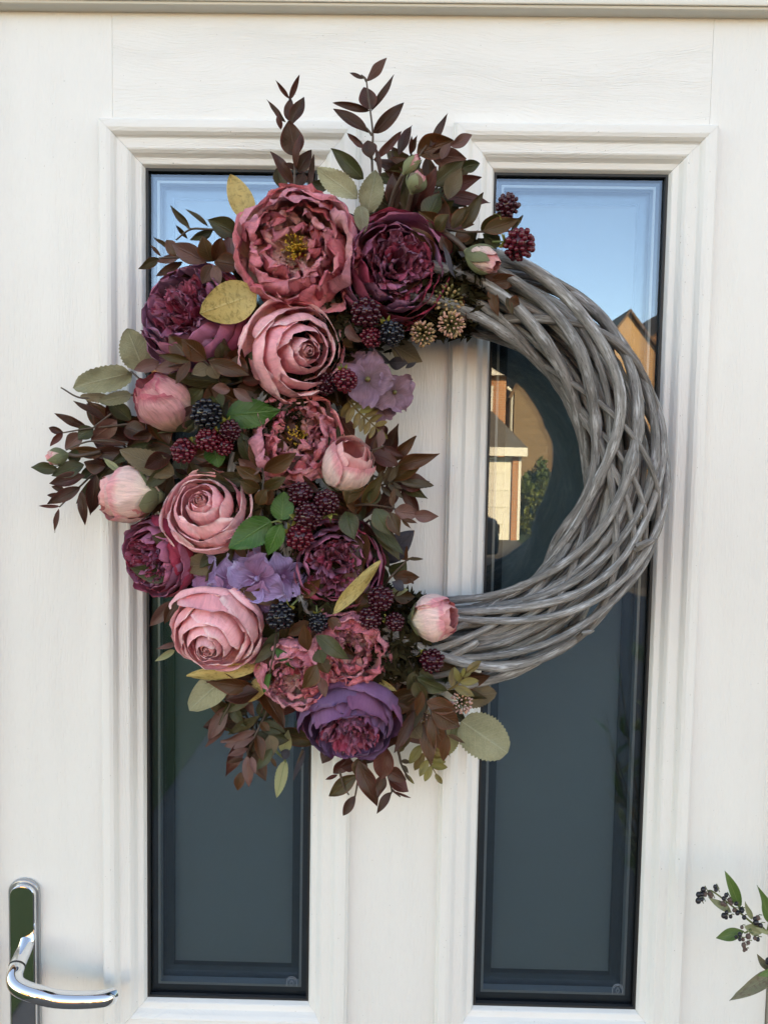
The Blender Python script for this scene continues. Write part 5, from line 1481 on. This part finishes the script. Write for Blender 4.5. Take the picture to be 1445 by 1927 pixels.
sprig("olive_twig", "thin olive bud twig left of the golden fern at the bottom", 'I', .05, .055, [[(120, 1150), (170, 1330), (200, 1450), (280, 1600)]], [(230, 1540, 330, 1640, 44, 'fern'), (180, 1300, 240, 1240, 34, 'fern'), (190, 1400, 300, 1420, 46, 'fern_dark'), (200, 1440, 270, 1530, 44, 'fern_dark')], 'fern_dark', cat="twig", group="single leaves", stem_r=.0018)

# leaves round the small rosebud at the ring's upper end
sprig("leaf_sprig", "brown leaves under the small rosebud over the willow ring", 'K', .085, .108, [[(420, 250, .09), (560, 380), (700, 470), (800, 550)]],
      [(470, 320, 660, 610, 190), (640, 470, 830, 540, 130, 'olive'), (470, 330, 745, 375, 130), (620, 425, 902, 375, 130, None, R0), (640, 450, 706, 702, 86, None, R0), (780, 540, 836, 690, 62), (800, 560, 892, 600, 104)], 'brown')
sprig("leaf_sprig", "reddish brown leaves beside the red berries at upper right", 'C', .085, .125, [[(740, 250, .08), (900, 275), (1030, 275), (1230, 270)]],
      [(1160, 370, 1040, 288, 100, 'olive'), (980, 340, 900, 280, 90, 'olive'), (850, 330, 960, 300, 90), (1030, 278, 1178, 138, 92, None, R0), (1045, 272, 1292, 180, 104, None, R0), (1232, 272, 1316, 160, 30), (1238, 285, 1336, 325, 62), (820, 420, 760, 300, 80, 'burgundy'), (850, 590, 770, 350, 34, 'slate')], 'brown')
sprig("leaf_sprig", "dull brown leaves between the upper rose and the dark berries", 'C', .080, .112, [[(150, 700, .07), (120, 850), (180, 950)]],
      [(100, 780, -10, 760, 96), (110, 720, 0, 830, 100), (130, 850, 90, 720, 90), (60, 890, 20, 1030, 110), (70, 900, 105, 820, 84), (95, 1000, 160, 1060, 60), (110, 920, 225, 1022, 80, 'mauve_leaf')], 'brown')
sprig("leaf_sprig", "taupe and mauve leaves under the dark berries near the mullion", 'C', .058, .085, [[(330, 1000, .05), (430, 1060), (500, 1150)]],
      [(420, 1040, 630, 1160, 150, 'taupe', R0), (400, 1160, 535, 1170, 90, 'slate'), (515, 1205, 592, 1160, 32, 'slate'), (270, 1050, 330, 1145, 100, 'mauve_leaf'), (200, 1080, 420, 1170, 90, 'slate')], 'taupe')
sprig("leaf_sprig", "narrow olive leaves hanging under the mauve hydrangea", 'C', .058, .07, [], [(70, 1470, 140, 1660, 60, 'taupe'), (330, 1580, 300, 1680, 60, 'burgundy'), (350, 1590, 385, 1690, 70, 'burgundy')], 'taupe')

# dark foliage that packs the spaces between the flowers
def filler(label, px, py, n, spread, h, seed, mats=('burgundy', 'brown', 'olive'), L=(50, 95)):
    rs = random.Random(seed)
    o = thing("leaf_sprig", label, "leaf sprig", P(px, py, h), "leaf sprigs")
    for i in range(n):
        a = rs.uniform(0, 6.28)
        r = spread * rs.uniform(.1, .9)
        bx, by = px + r * math.cos(a), py + r * math.sin(a)
        a2 = a + rs.uniform(-.9, .9)
        l = rs.uniform(*L)
        hh = h + .022 + rs.uniform(-.018, .018)
        leaf(o, o.location, P(bx, by, hh), P(bx + l * math.cos(a2), by + l * math.sin(a2), hh + rs.uniform(-.01, .02)), rs.uniform(22, 40) * sc(hh), rs.choice(mats), shape=(rs.uniform(.7, 1.0), rs.uniform(.75, 1.2)))
        if i < 6:
            tube("stem", smooth_path([Vector((0, 0.01, 0)), (P((px + bx) / 2, (py + by) / 2 + 5, hh - .01) - o.location), P(bx, by, hh) - o.location], 8), .0012, M['stem'], o, 6)
    return o
for k, (px, py, n, sp, h, lab) in enumerate([
        (640, 560, 16, 60, .060, "dark leaves packed between the largest peony and the upper plum peony"),
        (470, 560, 14, 50, .062, "dark leaves packed between the largest peony and the upper left plum peony"),
        (420, 720, 18, 60, .066, "dark leaves packed left of the upper rose"),
        (500, 760, 16, 55, .058, "dark leaves packed below the upper rose"),
        (640, 770, 14, 45, .050, "dark leaves packed behind the mauve hydrangea"),
        (330, 850, 16, 60, .055, "dark leaves packed behind the pale rosebud"),
        (480, 900, 18, 55, .064, "dark leaves packed right of the left open rose"),
        (680, 980, 16, 50, .055, "dark leaves packed right of the berry column"),
        (360, 1060, 16, 55, .062, "dark leaves packed below the left open rose"),
        (540, 1130, 18, 60, .066, "dark leaves packed under the lilac hydrangea"),
        (660, 1150, 16, 50, .064, "dark leaves packed under the long gold leaf"),
        (750, 1240, 16, 55, .052, "dark leaves packed right of the lower crumpled peonies"),
        (500, 1280, 16, 50, .056, "dark leaves packed right of the lowest rose"),
        (780, 1330, 14, 45, .048, "dark leaves packed right of the lowest plum peony"),
        (600, 1200, 14, 45, .062, "dark leaves packed between the lower crumpled peonies"),
        (820, 500, 14, 45, .060, "dark leaves packed between the upper plum peony and the small rosebud"),
        (770, 420, 14, 50, .052, "dark leaves packed behind the top of the upper plum peony"),
        (450, 1000, 12, 45, .060, "dark leaves packed behind the three bright green leaves"),
        (810, 360, 22, 62, .030, "dark leaves at the back of the bushy sprig at the top"),
        (240, 850, 24, 66, .018, "dark leaves at the back of the far left burgundy spray"),
        (480, 1360, 20, 52, .025, "dark leaves at the back of the hanging sprig at bottom left"),
        (800, 1290, 16, 50, .035, "dark leaves at the back of the olive leaf chain"),
        (720, 900, 14, 45, .040, "dark leaves behind the brown sprig on the mullion")]):
    filler(lab, px, py, n, sp, h, 900 + k)

# ------------------------------------------------------------------ privet twigs in front of the door at lower right
def privet(label, crop, h, stems, leaves, berries, mats):
    ox, oy, s = CROPS[crop]
    o = sprig("privet_branch", label, crop, h, h + .01, stems, leaves, 'privet', group="privet branches", cat="shrub branch", stem_mat='stem_green', stem_r=.0013)
    for (x, y, r, m) in berries:
        c = P(ox + x / s, oy + y / s, h + .008 + (x * 7 % 5) * .001) - o.location
        k = r / s * sc(h)
        V, F = beads([(c, (k, k, k * 1.15), (0.3, -.2, 1))])
        link("berry", mesh_from("berry", V, F), o, M[m])
        tube("stalk", [c, c + Vector((k * .8, k * .5, k * 1.1)), c + Vector((k * 2.2, k * .8, k * .8 if y > 650 else -k * 1.4))], .0005, M['stem_green'], o, 5)
    return o
bl, br_ = 'privet_berry', 'privet_brown'
privet("privet twig with black berries reaching in at the lower right edge", 'Q', .085,
       [[(1300, 1010), (1140, 920), (960, 800), (760, 630), (540, 462), (470, 450)], [(1140, 920), (1060, 820)], [(830, 650), (822, 560)], [(1140, 900), (1180, 700)], [(960, 880), (880, 920)]],
       [(880, 900, 565, 975, 130, 'privet', dict(roll=0)), (1080, 915, 880, 850, 120, 'privet_pale', dict(roll=0)), (740, 690, 482, 520, 92, 'privet_pale', R0), (838, 640, 668, 232, 118, 'privet', dict(arch=.0, shape=(.85, .8))), (962, 765, 890, 565, 62, 'privet_pale'), (1210, 850, 1028, 388, 128, 'privet'), (1200, 940, 1000, 850, 50, 'privet_pale')],
       [(428, 436, 30, bl), (375, 492, 29, bl), (410, 488, 27, bl), (445, 490, 25, br_), (372, 560, 32, bl), (412, 545, 22, bl), (560, 405, 24, bl), (568, 440, 22, bl), (500, 480, 24, br_), (515, 508, 22, br_), (682, 497, 24, bl), (655, 535, 24, bl), (720, 550, 25, br_), (735, 588, 22, br_), (640, 590, 24, br_), (665, 605, 22, br_),
        (792, 592, 22, bl), (686, 690, 22, bl), (655, 725, 30, bl), (680, 745, 22, bl), (730, 735, 21, bl), (770, 665, 22, br_), (805, 695, 26, bl), (853, 670, 26, bl), (850, 650, 20, bl), (880, 745, 25, bl), (1000, 760, 24, bl), (1030, 750, 27, br_), (1010, 800, 32, bl), (1060, 835, 28, bl), (855, 853, 20, br_), (832, 935, 26, bl), (790, 962, 19, bl), (832, 988, 20, bl),
        (868, 990, 20, br_), (925, 955, 30, br_), (1000, 975, 22, br_), (1030, 988, 24, bl), (925, 1025, 22, br_), (875, 1050, 26, br_), (880, 1075, 20, br_), (880, 1110, 18, br_), (905, 1100, 14, br_)], None)
privet("dull spotted privet leaves at the bottom right edge", 'Q', .095, [[(1300, 1200), (1160, 1320), (1120, 1330)], [(1300, 1240), (1145, 1230)]],
       [(1150, 1330, 1022, 1150, 84, 'privet_dull'), (1290, 1330, 715, 1668, 150, 'privet_dull', dict(roll=0, arch=.02)), (1300, 1300, 1020, 1390, 90, 'privet')], [(1145, 1222, 30, 'privet_berry'), (1135, 1245, 22, bl)], None)

# the privet shrub those twigs belong to stands right of the door, mostly outside the picture
shrub = thing("privet_shrub", "privet shrub right of the door, mirrored faintly in the right pane", "shrub", (0.62, -0.52, GROUND))
rs_ = random.Random(77)
for i in range(16):
    top = Vector((rs_.uniform(.40, .74), rs_.uniform(-.72, -.40), rs_.uniform(.95, 1.36)))
    base = Vector((.62 + rs_.uniform(-.06, .06), -.52 + rs_.uniform(-.06, .06), GROUND))
    mid = (top + base) / 2 + Vector((rs_.uniform(-.03, .06), rs_.uniform(-.05, .05), .15))
    path = smooth_path([base - shrub.location, mid - shrub.location, top - shrub.location], 24)
    tube("stem", path, np.linspace(.006, .0014, 24), M['stem'], shrub, 6)
    for k in range(9):
        q = Vector(path[10 + int(k * 1.5)]) + shrub.location
        d = Vector((rs_.uniform(-1, 1), rs_.uniform(-1, 1), rs_.uniform(.1, 1.1))).normalized()
        t_end = q + d * rs_.uniform(.045, .075)
        if t_end.x > .36:
            leaf(shrub, shrub.location, q, t_end, rs_.uniform(.014, .022), rs_.choice(['privet', 'privet', 'privet_pale', 'privet_dull']))
